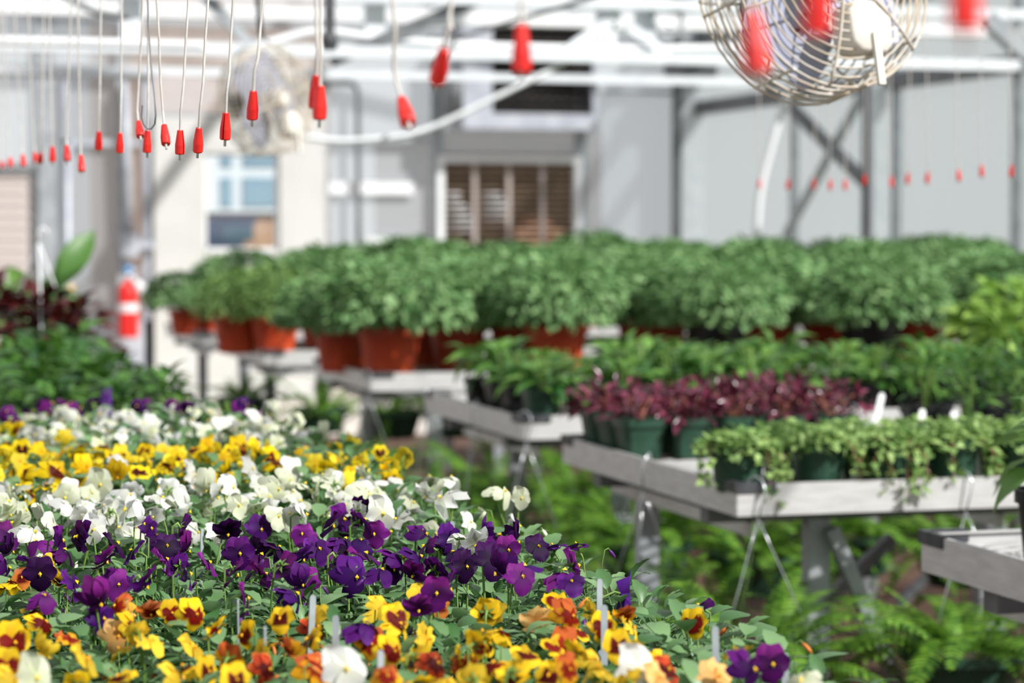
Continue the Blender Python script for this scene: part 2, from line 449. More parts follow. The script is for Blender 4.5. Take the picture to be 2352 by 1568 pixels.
obj('eave_rail', box_mesh('eave_rail', M['darksteel'], XR - .1, 4, hb + .52, XR - .01, YB, hb + .66), wall_right)
# corner and middle posts
cpost = struct('trim_1', None, 'grey corner post where the end wall meets the side wall')
obj('post', box_mesh('post', M['lightbar'], XR - .24, YB - .2, 0, XR - .03, YB - .05, ZT), cpost)
obj('post_flange', box_mesh('post_flange', M['darksteel'], XR - .30, YB - .26, 0, XR - .24, YB - .18, ZT), cpost)
obj('capital', box_mesh('capital', M['darksteel'], XR - .34, YB - .5, 2.62, XR - .02, YB - .1, 2.78), cpost)
yp = at_x(1998, 530, XR - .2).y
mpost = struct('trim_2', None, 'grey steel post with dark edge in the middle of the side wall')
obj('post', box_mesh('post', M['lightbar'], XR - .20, yp - .06, 0, XR - .1, yp + .05, ZT - .6), mpost)
obj('post_flange', box_mesh('post_flange', M['darksteel'], XR - .235, yp + .03, 0, XR - .20, yp + .07, ZT - .6), mpost)
br = struct('trim_3', None, 'diagonal steel brace across the side wall')
obj('brace', MB().bar(at_x(1740, 170, XR - .2), at_x(1995, 425, XR - .2), .07).mesh('brace', M['darksteel']), br)
br = struct('trim_4', None, 'thin diagonal brace behind the thick one on the side wall')
obj('brace', MB().bar(at_x(1985, 210, XR - .12), at_x(1805, 540, XR - .12), .05).mesh('brace', M['steel']), br)
br = struct('trim_5', None, 'diagonal brace under the eave at the upper right')
obj('brace', MB().bar(at_y(2265, 40, 11.5), at_y(2420, 190, 11.5), .08).mesh('brace', M['steel']), br)
# outside the side wall: a hedge and lawn that glimmer through the glazing
struct('ground_lawn', box_mesh('ground_lawn', plain('lawn', (112, 128, 84), .9, 0, (136, 150, 100), 2), XR + .4, -5, -.26, 60, YB + .3, -.03), 'lawn outside the side wall')

# roof frame: chords across the house, purlins, rafters
def chord(name, label, px_mid, py_mid, y, size, mat, x0=-2.5, x1=XR, sh=None):
    z = at_y(px_mid, py_mid, y).z
    o = struct(name, MB().box(x0, y - size / 2, z - (sh or size) / 2, x1, y + size / 2, z + (sh or size) / 2).mesh(name, mat), label)
    return z
z1 = chord('trim_6', 'pale horizontal truss tube across the whole greenhouse', 1176, 127, 11.5, .055, M['lightbar'])
z2 = chord('trim_7', 'wide white horizontal gutter beam along the top', 1176, 44, 12.2, .10, M['white'], sh=.075)
z3 = chord('trim_8', 'upper grey tube above the gutter beam', 1176, 2, 11.5, .05, M['lightbar'])
chord('trim_9', 'grey horizontal tube in front of the end wall', 600, 168, 15.5, .05, M['lightbar'], x0=-2.5, x1=6.2)
for (a, b, w, mt, lb) in (((760, 140), (1120, -10), .06, 'darksteel', 'dark diagonal strut left of the exhaust fan box'),
                          ((452, -30), (700, 240), .05, 'steel', 'long grey diagonal strut passing the far fan'),
                          ((1420, 30), (1300, 118), .05, 'lightbar', 'short pale strut above the louver vent'),
                          ((1440, 60), (1530, 125), .05, 'lightbar', 'short pale strut left of the near fan')):
    o = struct('truss_strut', None, lb)
    obj('strut', MB().bar(at_y(a[0], a[1], 11.55), at_y(b[0], b[1], 11.55), w).mesh('strut', M[mt]), o)
for i in range(4):
    px = (860, 1390, 1480, 300)[i]
    o = struct('truss_post', None, ('upright pale strut left of the red drip weights', 'upright pale plate over the vent', 'second upright pale plate over the vent', 'upright strut at upper left')[i])
    a = at_y(px, 44, 11.6); obj('strut', box_mesh('strut', M['lightbar'], a.x - .05, 11.57, z1 + .02, a.x + .05, 11.62, z3), o)
for k, (x, z) in enumerate(((XL, 3.4), (-1.2, 4.1), (1.6, 4.6), (4.4, 4.1), (XR, 3.5))):
    struct('roof_purlin', box_mesh('roof_purlin', M['lightbar'], x - .04, 10, z, x + .04, YB, z + .1))
for y in (13.6, 17.8):
    struct('roof_rafter', MB().bar((1.6, y, 4.7), (XR, y, 3.55), .07).bar((1.6, y, 4.7), (XL, y, 3.45), .07).mesh('roof_rafter', M['lightbar']))

# outside: a brick house with a white window, a dark car, boxes and added glint stand-ins seen through the openings
def yout(px, py, y): return at_y(px, py, y)
hs = thing('brick_house', 'brick house with a white window, seen through the window in the cream wall', 'house')
YO = 27.0
a = yout(300, 900, YO); b = yout(760, 250, YO)
obj('house_wall', box_mesh('house_wall', plain('tan brickwork', (176, 134, 106), .9, 0, (196, 156, 130), 6), a.x, YO, -.1, b.x, YO + 4, 5.0), hs)
wa = yout(452, 488, YO); wb = yout(660, 330, YO)
obj('window_surround', MB().box(wa.x, YO - .08, wa.z, wb.x, YO - .01, wb.z).mesh('window_surround', M['white']), hs)
bl = plain('blue window pane', (124, 150, 168), .25, 0, (148, 172, 186), 1, spec=.5)
for (c0, r0, c1, r1) in ((503, 358, 530, 383), (554, 358, 634, 383), (503, 408, 530, 474), (554, 408, 634, 474)):
    pa = yout(c0, r1, YO); pb = yout(c1, r0, YO)
    obj('pane', box_mesh('pane', bl, pa.x, YO - .1, pa.z, pb.x, YO - .08, pb.z), hs)
bh = thing('brown_shed', 'dark brown shed outside behind the louvered vent', 'shed')
a = yout(960, 700, 24.0); b = yout(1380, 330, 24.0)
bp = plain('dark brown boarding', (74, 62, 52), .9, 0, (92, 78, 66), 4)
nb = 9; hb_ = (b.z + .2) / nb
pm = MB().box(a.x, -.02, 0, b.x, .02, hb_ * .93).mesh('board', bp)
for i in range(nb): obj('board', pm, bh, (0, 24.0, -.05 + i * hb_))
obj('shed_body', box_mesh('shed_body', M['darkmetal'], a.x, 24.05, -.1, b.x, 26, b.z + .1), bh)
def car():
    c = thing('parked_car', 'dark blue parked car outside the window', 'car')
    y = 23.0; p = yout(462, 580, y); q = yout(640, 505, y); x0, x1 = p.x - .3, q.x - .35; zt = q.z
    body = MB()
    prof = [(x0, .3), (x0, .8), (x0 + .1, zt - .2), (x0 + .35, zt + .03), (x0 + .85, zt + .03), (x1 - .05, zt - .35), (x1 + .7, zt - .45), (x1 + .8, .35)]
    vs = [(a, y - .02, b) for a, b in prof] + [(a, y + 1.6, b) for a, b in prof]; k = len(prof)
    body.add(vs, [tuple(range(k))[::-1], tuple(range(k, 2 * k))] + [(i, (i + 1) % k, (i + 1) % k + k, i + k) for i in range(k)])
    obj('car_body', body.mesh('car_body', plain('dark blue car paint', (74, 82, 104), .3, .2, (84, 92, 112), 2)), c)
    obj('side_window', box_mesh('side_window', plain('teal glass', (84, 100, 112), .2, spec=.5), x0 + .5, y - .03, zt - .20, x0 + .8, y - .02, zt - .06), c)
    for xw in (x0 + .3, x1 + .3):
        obj('wheel', MB().lathe([(.3, -.1), (.3, .1)], 18).mesh('wheel', M['blackpot']), c, (xw, y + .08, .28), (PI / 2, 0, 0))
car()
for k, (px, py, s) in enumerate(((1036, 453, .1), (1045, 484, .13), (1128, 450, .1), (1140, 484, .14), (1052, 510, .14))):  # white shapes on posts, added to stand in for bright glints behind the louvers
    p = yout(px, py, 23.4)
    o = thing('white_jar', ['white jar on a post behind the louvers, upper left of five', 'white jar behind the louvers, middle left of five', 'white jar behind the louvers, upper right of five',
                            'white jar behind the louvers, lower right of five', 'white jar behind the louvers, lowest of five'][k], 'jar', (p.x, 23.4, p.z - s))
    obj('jar_body', MB().lathe([(s * .6, 0), (s, s * .3), (s, s * 1.4), (s * .7, s * 1.8)], 14).mesh('jar_body', M['white'], True), o)
    obj('post', box_mesh('post', bp, -.02, -.02, -(p.z - s), .02, .02, 0), o)
for k, (px, py, w, h, c) in enumerate(((1225, 545, .24, .12, (204, 156, 128)), (1228, 512, .12, .10, (196, 150, 126)), (1225, 580, .26, .16, (206, 202, 206)))):
    p = yout(px, py, 23.2)
    o = thing('stacked_box', ['brown box in the middle of the stack behind the louvers', 'small brown box on top of the stack behind the louvers', 'pale grey box at the bottom of the stack behind the louvers'][k], 'box', (p.x, 23.2, p.z - h / 2))
    obj('box_body', box_mesh('box_body', plain('box card', c, .8), -w, -.2, 0, w, .2, h), o)
    obj('lid', box_mesh('lid', plain('box lid', tuple(min(255, v + 14) for v in c), .8), -w - .01, -.21, h, w + .01, .21, h + .015), o)
# ------------------------------------------------------------------ benches
RIM = 0.066
def deck_mesh(x0, x1, y0, y1, z, sp=0.034, w=0.005, th=0.004):
    """expanded metal: two families of thin crossing strands clipped to the frame"""
    mb = MB()
    for s in (1, -1):
        dx, dy = 2.2, 1.0 * s
        L = math.hypot(dx, dy); dx /= L; dy /= L; nx, ny = -dy, dx
        cs = [(x * nx + y * ny) for x in (x0, x1) for y in (y0, y1)]
        c = min(cs) + sp / 2
        while c < max(cs):
            bx, by = nx * c, ny * c
            ts = sorted([(x0 - bx) / dx, (x1 - bx) / dx]); tt = sorted([(y0 - by) / dy, (y1 - by) / dy])
            t0, t1 = max(ts[0], tt[0]), min(ts[1], tt[1])
            if t1 - t0 > 0.01:
                mb.bar((bx + dx * t0, by + dy * t0, z + (th * .4 if s > 0 else 0)), (bx + dx * t1, by + dy * t1, z + (th * .4 if s > 0 else 0)), w, th)
            c += sp
    return mb.mesh('mesh_deck', M['alu'])
def bench(label, x0, x1, y0, y1, ztop, legs_x, deckdrop=0.028, brace=True):
    b = thing('greenhouse_bench', label, 'bench', (x0, y0, 0))
    X, Y = x1 - x0, y1 - y0; t = 0.004; fl = 0.014
    def rim(a, bb, inward):
        mb = MB(); ax, ay, bx, by = *a, *bb
        horizontal = abs(by - ay) < 1e-6
        if horizontal:
            mb.box(ax, ay - t / 2, ztop - RIM, bx, ay + t / 2, ztop)
            mb.box(ax, min(ay, ay + inward * fl), ztop - RIM, bx, max(ay, ay + inward * fl), ztop - RIM + t)
            mb.box(ax, min(ay, ay + inward * .008), ztop - t, bx, max(ay, ay + inward * .008), ztop)
        else:
            mb.box(ax - t / 2, ay, ztop - RIM, ax + t / 2, by, ztop)
            mb.box(min(ax, ax + inward * fl), ay, ztop - RIM, max(ax, ax + inward * fl), by, ztop - RIM + t)
            mb.box(min(ax, ax + inward * .008), ay, ztop - t, max(ax, ax + inward * .008), by, ztop)
        return mb.mesh('rim', M['alu'])
    obj('rim', rim((0, 0), (X, 0), 1), b); obj('rim', rim((0, Y), (X, Y), -1), b)
    obj('rim', rim((0, 0), (0, Y), 1), b); obj('rim', rim((X, 0), (X, Y), -1), b)
    obj('mesh_deck', deck_mesh(0.004, X - .004, .004, Y - .004, ztop - deckdrop), b)
    zb = ztop - RIM
    for yb_ in (0.22, Y - 0.24):
        obj('beam', MB().box(-0.0 + .02, yb_, zb - .04, X, yb_ + .05, zb - .0005).mesh('beam', M['darksteel']), b)
    for xb in [0.12 + i * 0.6 for i in range(int(X / .6) + 1) if 0.12 + i * .6 < X]:
        obj('cross_beam', MB().box(xb, .23, zb - .0455, xb + .04, Y - .02, zb - .0405).box(xb, .23, zb - .075, xb + .005, Y - .02, zb - .0405).mesh('cross_beam', M['alu']), b)
    for lx0 in legs_x:
        lx = lx0
        for ly in (0.245, Y - 0.215):
            lx = lx0 if ly < .3 else max(.1, lx0 - .13)
            obj('leg', MB().box(lx - .025, ly - .02, 0.012, lx + .025, ly + .02, zb - .04).mesh('leg', M['steel']), b)
        lx = lx0
        if brace:
            obj('brace', MB().bar((lx + .02, .21, zb - .06), (lx + .30, .21, .10), .03).mesh('brace', M['steel']), b)
            obj('brace', MB().bar((lx + .0, Y - .17, .10), (lx + .55, Y - .17, zb - .2), .03).mesh('brace', M['darksteel']), b)
    # dark rubber guards at the corners, wrapped over the top edge
    for (cx, cy, sx, sy) in ((0, 0, 1, 1), (0, Y, 1, -1), (X, 0, -1, 1), (X, Y, -1, -1)):
        mb = MB(); g = .006; ln = .085
        mb.box(min(cx - sx * g, cx + sx * ln), cy - g, ztop - .018, max(cx - sx * g, cx + sx * ln), cy + g, ztop + .005)
        mb.box(cx - g, min(cy + sy * g, cy + sy * ln), ztop - .018, cx + g, max(cy + sy * g, cy + sy * ln), ztop + .005)
        obj('corner_guard', mb.mesh('corner_guard', M['rubber']), b)
    return b
ZB = 0.84
DECK = ZB - 0.028 + 0.004
BENCH = {}
BENCH['A'] = (1.82, 3.6, 2.55, 3.80)
BENCH['B'] = (1.80, 4.6, 4.63, 5.84)
BENCH['C'] = (1.88, 5.2, 6.50, 7.62)
BENCH['D'] = (1.92, 5.8, 8.62, 9.66)
BENCH['E'] = (1.84, 6.2, 10.36, 11.4)
BENCH['F'] = (1.84, 6.6, 12.45, 13.5)
BL = {'A': 'nearest aluminium bench at the right with bare expanded metal deck showing',
      'B': 'aluminium bench carrying the trailing herbs and burgundy plants',
      'C': 'aluminium bench carrying leafy seedlings in green and black pots',
      'D': 'aluminium bench carrying the nearest row of mounded chrysanthemums',
      'E': 'aluminium bench carrying the middle rows of mounded chrysanthemums',
      'F': 'aluminium bench farthest back, with the smallest looking pots'}
LEGS = {'A': (.75, 1.5), 'B': (.28, 1.2, 2.3), 'C': (.38, 1.6, 2.8), 'D': (.3, 1.6, 3.2), 'E': (.3, 1.6, 3.2), 'F': (.3, 1.7, 3.6)}
for k, (x0, x1, y0, y1) in BENCH.items():
    bench(BL[k], x0, x1, y0, y1, ZB, LEGS[k], brace=k in 'ABC')
bench('aluminium bench under the pansies', -1.2, .985, 1.55, 5.75, .815, (.3, 1.1, 1.9), brace=False)
bench('aluminium bench under the leafy plants beyond the pansies', -1.2, .985, 6.05, 11.2, .815, (.3, 1.1, 1.9), brace=False)
LDECK = .815 - .028 + .004

# ------------------------------------------------------------------ overhead pipes, hoses, fans
def hose(name, label, pts, r, mat, cat='pipe', n=8, sub=10):
    P = [Vector(p) for p in pts]; out = []
    for i in range(len(P) - 1):                                   # Catmull-Rom
        p0, p1, p2, p3 = P[max(i - 1, 0)], P[i], P[i + 1], P[min(i + 2, len(P) - 1)]
        for k in range(sub):
            t = k / sub
            out.append(0.5 * ((2 * p1) + (p2 - p0) * t + (2 * p0 - 5 * p1 + 4 * p2 - p3) * t * t + (3 * p1 - p0 - 3 * p2 + p3) * t ** 3))
    out.append(P[-1])
    return tag(obj(name, MB().tube(out, r, n).mesh(name, mat, True)), label, cat)
hose('hanging_hose', 'pale hose sagging from the far fan up towards the vent', [at_y(690, 313, 11.52), at_y(800, 323, 11.52), at_y(960, 303, 11.52), at_y(1120, 232, 11.52), at_y(1300, 140, 11.52), at_y(1400, 60, 11.52)], .0145, plain('pale hose', (214, 216, 218), .4), 'hose')
hose('white_pipe', 'white water pipe bowing down in front of the dark vent', [at_y(560, 118, 11.56), at_y(640, 92, 11.56), at_y(740, 72, 11.56), at_y(880, 90, 11.56), at_y(1100, 105, 11.56), at_y(1400, 112, 11.56), at_y(1720, 110, 11.56), at_y(2000, 104, 11.56)], .02, M['white'])
hose('white_drop_hose', 'white hose dropping down beside the side wall under the near fan', [at_y(1830, 195, 12.6), at_y(1800, 245, 12.6), at_y(1768, 350, 12.6), at_y(1745, 450, 12.6), at_y(1735, 600, 12.6)], .022, M['white'], 'hose')
hose('left_white_pipe', 'straight white pipe crossing behind the drip weights at upper left', [at_y(-200, 90, 9.6), at_y(200, 98, 9.6), at_y(470, 105, 9.6)], .018, M['white'])
hose('dark_cable', 'thin dark cable looping at the top left corner', [at_y(110, -30, 11), at_y(180, 8, 11), at_y(230, 30, 11), at_y(300, 40, 11)], .016, M['darksteel'], 'cable')
hose('grey_cable', 'thin grey cable looping over the near fan pipe', [at_y(1495, 20, 11.52), at_y(1510, 70, 11.52), at_y(1540, 85, 11.52), at_y(1565, 60, 11.52), at_y(1560, 10, 11.52)], .012, M['steel'], 'cable')
tag(obj('hanging_strap', MB().box(-.02, -.01, 0, .02, .01, .55).lathe([(.03, -.04), (.035, .0), (.02, .04)], 8).mesh('hanging_strap', M['rubber'])), 'black strap and clip hanging beside the twin drip weights', 'strap').location = at_y(757, 92, 9.4)

def fan(label, loc, rot, R=.182, rod=.6):
    f = thing('circulation_fan', label, 'fan', loc, rot)
    # wire cage: axis along local Y, front towards -Y
    NR = 12
    for side, y0, bulge in ((-1, -.055, -.03), (1, .055, .03)):
        for i in range(NR):
            q = (i + 2) / (NR + 1); r = R * q
            y = y0 + bulge * (1 - q ** 3)
            pts = [(r * math.cos(a), y, r * math.sin(a)) for a in [2 * PI * j / 40 for j in range(40)]]
            obj('cage_ring', MB().tube(pts, .0018, 5, True).mesh('cage_ring', M['fanwire'], True), f)
        for k in range(6):
            a = 2 * PI * k / 6 + (.35 if side < 0 else .1)
            pts = [(R * q * math.cos(a), y0 + bulge * (1 - q ** 3) + side * .003, R * q * math.sin(a)) for q in [.1 + .9 * j / 8 for j in range(9)]]
            obj('cage_spoke', MB().tube(pts, .0026, 5).mesh('cage_spoke', M['fanwire'], True), f)
    for i in range(6):
        y = -.055 + .11 * i / 5
        pts = [(R * math.cos(a), y, R * math.sin(a)) for a in [2 * PI * j / 48 for j in range(48)]]
        obj('cage_ring', MB().tube(pts, .0022, 5, True).mesh('cage_ring', M['fanwire'], True), f)
    for k in range(8):
        a = 2 * PI * (k + .3) / 8
        obj('cage_spoke', MB().tube([(R * math.cos(a), -.057, R * math.sin(a)), (R * math.cos(a), .057, R * math.sin(a))], .0028, 5).mesh('cage_spoke', M['fanwire']), f)
    # three twisted blades
    for k in range(3):
        a = 2 * PI * k / 3 + 4.1; mb = MB(); vs = []
        for i in range(6):
            r = .03 + (R * .86 - .03) * i / 5; w = .062 + .03 * math.sin(PI * (.15 + .7 * i / 5))
            for s in (-1, -.33, .33, 1):
                vs.append((r * math.cos(a) - s * w * math.sin(a), .018 * s + .006 * s * s, r * math.sin(a) + s * w * math.cos(a)))
        top = len(vs); vs += [(x, y + .002, z) for x, y, z in vs]
        fs = []
        for i in range(5):
            for j in range(3):
                q = i * 4 + j
                fs += [(q, q + 1, q + 5, q + 4), (top + q, top + q + 4, top + q + 5, top + q + 1)]
        bl = obj('blade', mb.add(vs, fs).mesh('blade', M['blade'], True), f)
        for rr in (.055, .085):
            obj('rivet', MB().lathe([(.004, -.003), (.004, .003)], 8).mesh('rivet', M['darkmetal']), bl, (rr * math.cos(a) - .01 * math.sin(a), -.002, rr * math.sin(a) + .01 * math.cos(a)), (PI / 2, 0, 0))
    obj('motor', MB().lathe([(.03, -.06), (.045, -.05), (.048, .03), (.03, .05), (.012, .055)], 18).mesh('motor', M['darkmetal'], True), f, (0, .10, 0), (PI / 2, 0, 0))
    obj('motor_cap', MB().lathe([(.02, 0), (.034, .008), (.034, .05), (.026, .06)], 16).mesh('motor_cap', M['fanwhite'], True), f, (0, -.02, 0), (PI / 2, 0, 0))
    jb = obj('junction_box', MB().lathe([(.038, 0), (.043, .006), (.043, .05), (.036, .058)], 16, .8).mesh('junction_box', M['fanwhite'], True), f, (.045, -.085, -.088), (PI / 2 + PI, 0, .1))
    obj('box_bracket', MB().box(-.006, -.004, -.065, .006, .004, .02).mesh('box_bracket', M['fanwhite']), f, (.045, -.088, -.12))
    obj('yoke', MB().tube([(R * 1.02, .0, -.01), (R * 1.06, 0, .05), (R * .8, 0, R * .85), (0, 0, R * 1.2), (-R * .8, 0, R * .85), (-R * 1.06, 0, .05), (-R * 1.02, 0, -.01)], .006, 6).mesh('yoke', M['steel'], True), f)
    obj('hanging_rod', MB().tube([(0, 0, R * 1.15), (0, 0, R + rod)], .009, 8).mesh('hanging_rod', M['darkmetal'], True), f)
    return f
p = at_y(1867, -32, 3.62)
fan('ivory wire-caged fan close by at the upper right, behind red drip weights', p, (math.radians(-12), 0, math.radians(12)))
p = at_y(612, 232, 8.1)
fan('blurred ivory fan far back above the window on a black rod', p, (math.radians(-6), 0, math.radians(40)))

# ------------------------------------------------------------------ red drip weights on grey tubing
XD = 0.43
def cap_mesh():
    """tapered weight with a slit along one side"""
    prof = [(.0036, 0), (.0038, -.0006), (.0060, -.017), (.0062, -.0185), (.0062, -.0285), (.0054, -.030)]
    n = 22; gap = .30; mb = MB(); vs = []
    outer = [(r, z) for r, z in prof]; inner = [(.0017, -.030), (.0017, 0)]
    pr = outer + inner; m = len(pr)
    for j in range(n):
        a = gap / 2 + (2 * PI - gap) * j / (n - 1)
        for r, z in pr: vs.append((r * math.cos(a), r * math.sin(a), z))
    fs = []
    for j in range(n - 1):
        for i in range(m):
            fs.append((j * m + i, j * m + (i + 1) % m, (j + 1) * m + (i + 1) % m, (j + 1) * m + i))
    fs.append(tuple(range(m))); fs.append(tuple((n - 1) * m + i for i in range(m))[::-1])
    return mb.add(vs, fs).mesh('drip_weight', M['red'], False)
CAPM = cap_mesh()
def dripper(label, xt, yt, xb, yb, xtop, spin, X0=XD, ztop=2.25, tip=.0075):
    T = at_x(xt, yt, X0); B = at_x(xb, yb, X0); d = (B - T)
    up = at_y(xtop, 0, T.y)
    d.normalize()
    o = thing('drip_line', label, 'drip line', tuple(T), (0, 0, 0), 'red drip weights hanging on grey tubes')
    q = (-d).to_track_quat('Z', 'Y')
    w = obj('drip_weight', CAPM, o); w.rotation_mode = 'QUATERNION'
    w.rotation_quaternion = q @ Euler((0, 0, spin)).to_quaternion()
    Tl = Vector((0, 0, 0)); U = up - T
    ext = U + Vector((U.x * .2, 0, 0)) if U.z > 0 else Vector((0, 0, .3))
    ext = ext * ((ztop - T.z) / max(ext.z, .05)) if ext.z < (ztop - T.z) else ext
    dirn = -d
    pts = [Tl + d * (.030 + tip), Tl + d * .015, Tl + dirn * .004, Tl + dirn * .02 + (U * .02), U * .35 + Vector((dirn.x, dirn.y, 0)) * .02, U * .7, U, ext]
    if U.z < .02: pts = [Tl + d * (.030 + tip), Tl + d * .015, Tl + dirn * .01, dirn * .1, Vector((0, 0, ztop - T.z))]
    obj('tube', MB().tube(pts, .0016, 7).mesh('tube', M['cord'], True), o)
    return o
DR = [(4, 372, 8, 396, 2), (23, 363, 26, 396, 8), (52, 356, 54, 388, 32), (80, 352, 84, 387, 64), (94, 352, 90, 388, 101), (120, 336, 120, 372, 113),
      (153, 335, 155, 373, 163), (186, 357, 188, 398, 179), (227, 302, 226, 345, 232), (276, 305, 275, 348, 280), (318, 280, 324, 324, 328), (339, 300, 338, 346, 341),
      (377, 288, 382, 339, 360), (414, 299, 413, 352, 433), (457, 294, 454, 350, 478), (519, 259, 517, 319, 536), (582, 209, 579, 275, 605),
      (727, 173, 724, 240, 726), (736, 197, 734, 269, 737), (922, 228, 944, 303, 901), (1020, 114, 1000, 204, 1038), (1198, 58, 1198, 156, 1198),
      (1728, 28, 1736, 146, 1720), (1880, -75, 1876, 44, 1880), (2218, -110, 2216, 24, 2218)]
SP = [2.5, 4.0, 5.4, 1.2, 3.0, .8, 2.2, 3.3, 5.0, 1.0, 3.8, 2.9, .5, 5.4, 2.1, 4.15, 5.55, 4.55, 1.4, 4.75, .7, 2.6, 1.1, 6.1, 2.4]
for i, (a, b, c, d, e) in enumerate(DR):
    k = len(DR) - 1 - i
    lab = 'red drip weight on grey tubing, %s from the left in the front row' % ORD[i] if i < 14 else 'red drip weight on grey tubing, %s from the right in the front row' % (ORD[k] if k else 'first')
    dripper(lab, a, b, c, d, e, SP[i])
tag(obj('supply_pipe', MB().tube([(XD, .4, 2.25), (XD, 4, 2.255), (XD, 9.5, 2.25)], .011, 8).mesh('supply_pipe', M['blackpot'], True)), 'black supply pipe above the front row of drip weights', 'pipe')
FARD = [(1745, 420), (1811, 421), (1870, 420), (1907, 421), (1941, 421), (1986, 410), (2047, 414), (2086, 406), (2131, 404), (2201, 399), (2254, 388), (2324, 388)]
for i, (x, y) in enumerate(FARD):
    dripper('faint red drip weight against the side wall, %s from the left' % ORD[i], x, y - 9, x + rnd(-2, 2), y + 9, x + rnd(-6, 6), rnd(0, 6), X0=3.0, ztop=2.3)
tag(obj('supply_pipe', MB().tube([(3.0, 3.0, 2.3), (3.0, 8, 2.3), (3.0, 12, 2.3)], .011, 8).mesh('supply_pipe', M['blackpot'], True)), 'black supply pipe above the far row of drip weights', 'pipe')
# loose wire hook hanging among the drip weights
hp = [at_x(337, -60, XD), at_x(339, 0, XD), at_x(341, 60, XD), at_x(347, 150, XD), at_x(355, 220, XD), at_x(358, 265, XD), at_x(356, 285, XD), at_x(348, 296, XD), at_x(338, 296, XD), at_x(330, 285, XD), at_x(326, 268, XD), at_x(328, 242, XD)]
top = hp[0].copy(); top.z = 2.25
tag(obj('wire_hook', MB().tube([top] + hp, .0011, 6).mesh('wire_hook', M['darksteel'], True)), 'dark galvanised wire hook hanging among the drip weights', 'hook')

# ------------------------------------------------------------------ fire extinguisher by the door
zx = at_y(295, 775, YB - .25)
fx = thing('fire_extinguisher', 'red fire extinguisher with white label hanging by the glazed door', 'fire extinguisher', (zx.x, YB - .25, zx.z))
obj('cylinder', MB().lathe([(.06, 0), (.076, .012), (.078, .03), (.078, .36), (.066, .405), (.03, .43), (.022, .45)], 20).mesh('cylinder', M['red'], True), fx)
obj('label_band', MB().lathe([(.0785, .20), (.0792, .202), (.0792, .262), (.0785, .264)], 20).mesh('label_band', M['white'], True), fx)
obj('valve', MB().lathe([(.02, .45), (.026, .455), (.026, .49), (.016, .50)], 12).mesh('valve', M['wire'], True), fx)
obj('handle', MB().bar((-.02, 0, .50), (.1, 0, .53), .02).bar((-.02, 0, .47), (.09, 0, .475), .018).mesh('handle', M['greyhouse']), fx)
obj('blue_cap', MB().lathe([(.02, .50), (.034, .515), (.034, .55), (.014, .565)], 12).mesh('blue_cap', plain('blue plastic', (88, 142, 190), .4), True), fx)
obj('horn', MB().tube([(.03, -.03, .46), (.07, -.05, .42), (.11, -.06, .36), (.14, -.06, .31)], [.014, .028, .042, .038], 10).mesh('horn', M['white'], True), fx)
obj('bracket', MB().box(-.05, .078, .1, .05, .16, .13).mesh('bracket', M['darksteel']), fx)
# ------------------------------------------------------------------ leaf and foliage shapes
def leaf_tmpl(L=1.0, W=.6, seg=4, fold=.12, droop=.35, petiole=0.0, prof=None, crenate=0.0):
    """leaf along +X, returns verts, faces"""
    prof = prof or [.05, .62, 1.0, .78, .0]
    vs, fs = [], []
    n = len(prof)
    for i in range(n):
        u = i / (n - 1); x = petiole + L * u; z = -droop * L * u * u + .06 * L * math.sin(PI * u)
        w = W * L * .5 * prof[i]
        cr = crenate * L * (1 if i % 2 else -1)
        vs += [(x, 0, z), (x + cr, w, z + fold * w * 2), (x + cr, -w, z + fold * w * 2)]
    for i in range(n - 1):
        a, b = 3 * i, 3 * (i + 1)
        fs += [(a, b, b + 1, a + 1), (a, a + 2, b + 2, b)]
    if petiole:
        o = len(vs); pw = .035 * L
        vs += [(0, pw, 0), (0, -pw, 0), (petiole, pw, 0), (petiole, -pw, 0), (0, 0, -pw), (petiole, 0, -pw)]
        fs += [(o, o + 1, o + 3, o + 2), (o + 1, o + 4, o + 5, o + 3), (o + 4, o, o + 2, o + 5)]
    return np.array(vs, dtype=float), fs
def join_leaves(tmpls, mats4):
    """many transformed copies of leaf templates -> verts, faces (numpy)"""
    V, Fc, o = [], [], 0
    for k, m in mats4:
        tv, tf = tmpls[k]
        w = tv @ m[:3, :3].T + m[:3, 3]
        V.append(w); Fc.extend([tuple(i + o for i in f) for f in tf]); o += len(tv)
    return np.vstack(V), Fc
def mat4(loc, yaw, pitch, roll=0.0, s=1.0):
    m = Matrix.Translation(loc) @ Matrix.Rotation(yaw, 4, 'Z') @ Matrix.Rotation(-pitch, 4, 'Y') @ Matrix.Rotation(roll, 4, 'X') @ Matrix.Scale(s, 4)
    return np.array(m)
def mesh_np(name, V, Fc, mat, smooth=True):
    me = bpy.data.meshes.new(name); me.from_pydata(V.tolist(), [], Fc); me.materials.append(mat)
    if smooth: me.polygons.foreach_set('use_smooth', [True] * len(me.polygons))
    return me

# pots -----------------------------------------------------------------
def pot_mesh(name, rt, rb, h, mat, square=0.0, n=20, rim=.012, rimh=.016):
    mb = MB()
    mb.lathe([(rb * .9, 0), (rb, .003), (rb + (rt - rim * .5 - rb) * (h - rimh) / h, h - rimh), (rt, h - rimh), (rt, h), (rt - .004, h),
              (rt - .006, h - .014), (rb, h - .03)], n, square)
    return mb.mesh(name, mat, False)
def soil_mesh(r, z, square=0.0, n=20): return MB().lathe([(r, z - .004), (r, z)], n, square).mesh('soil', M['soil'])

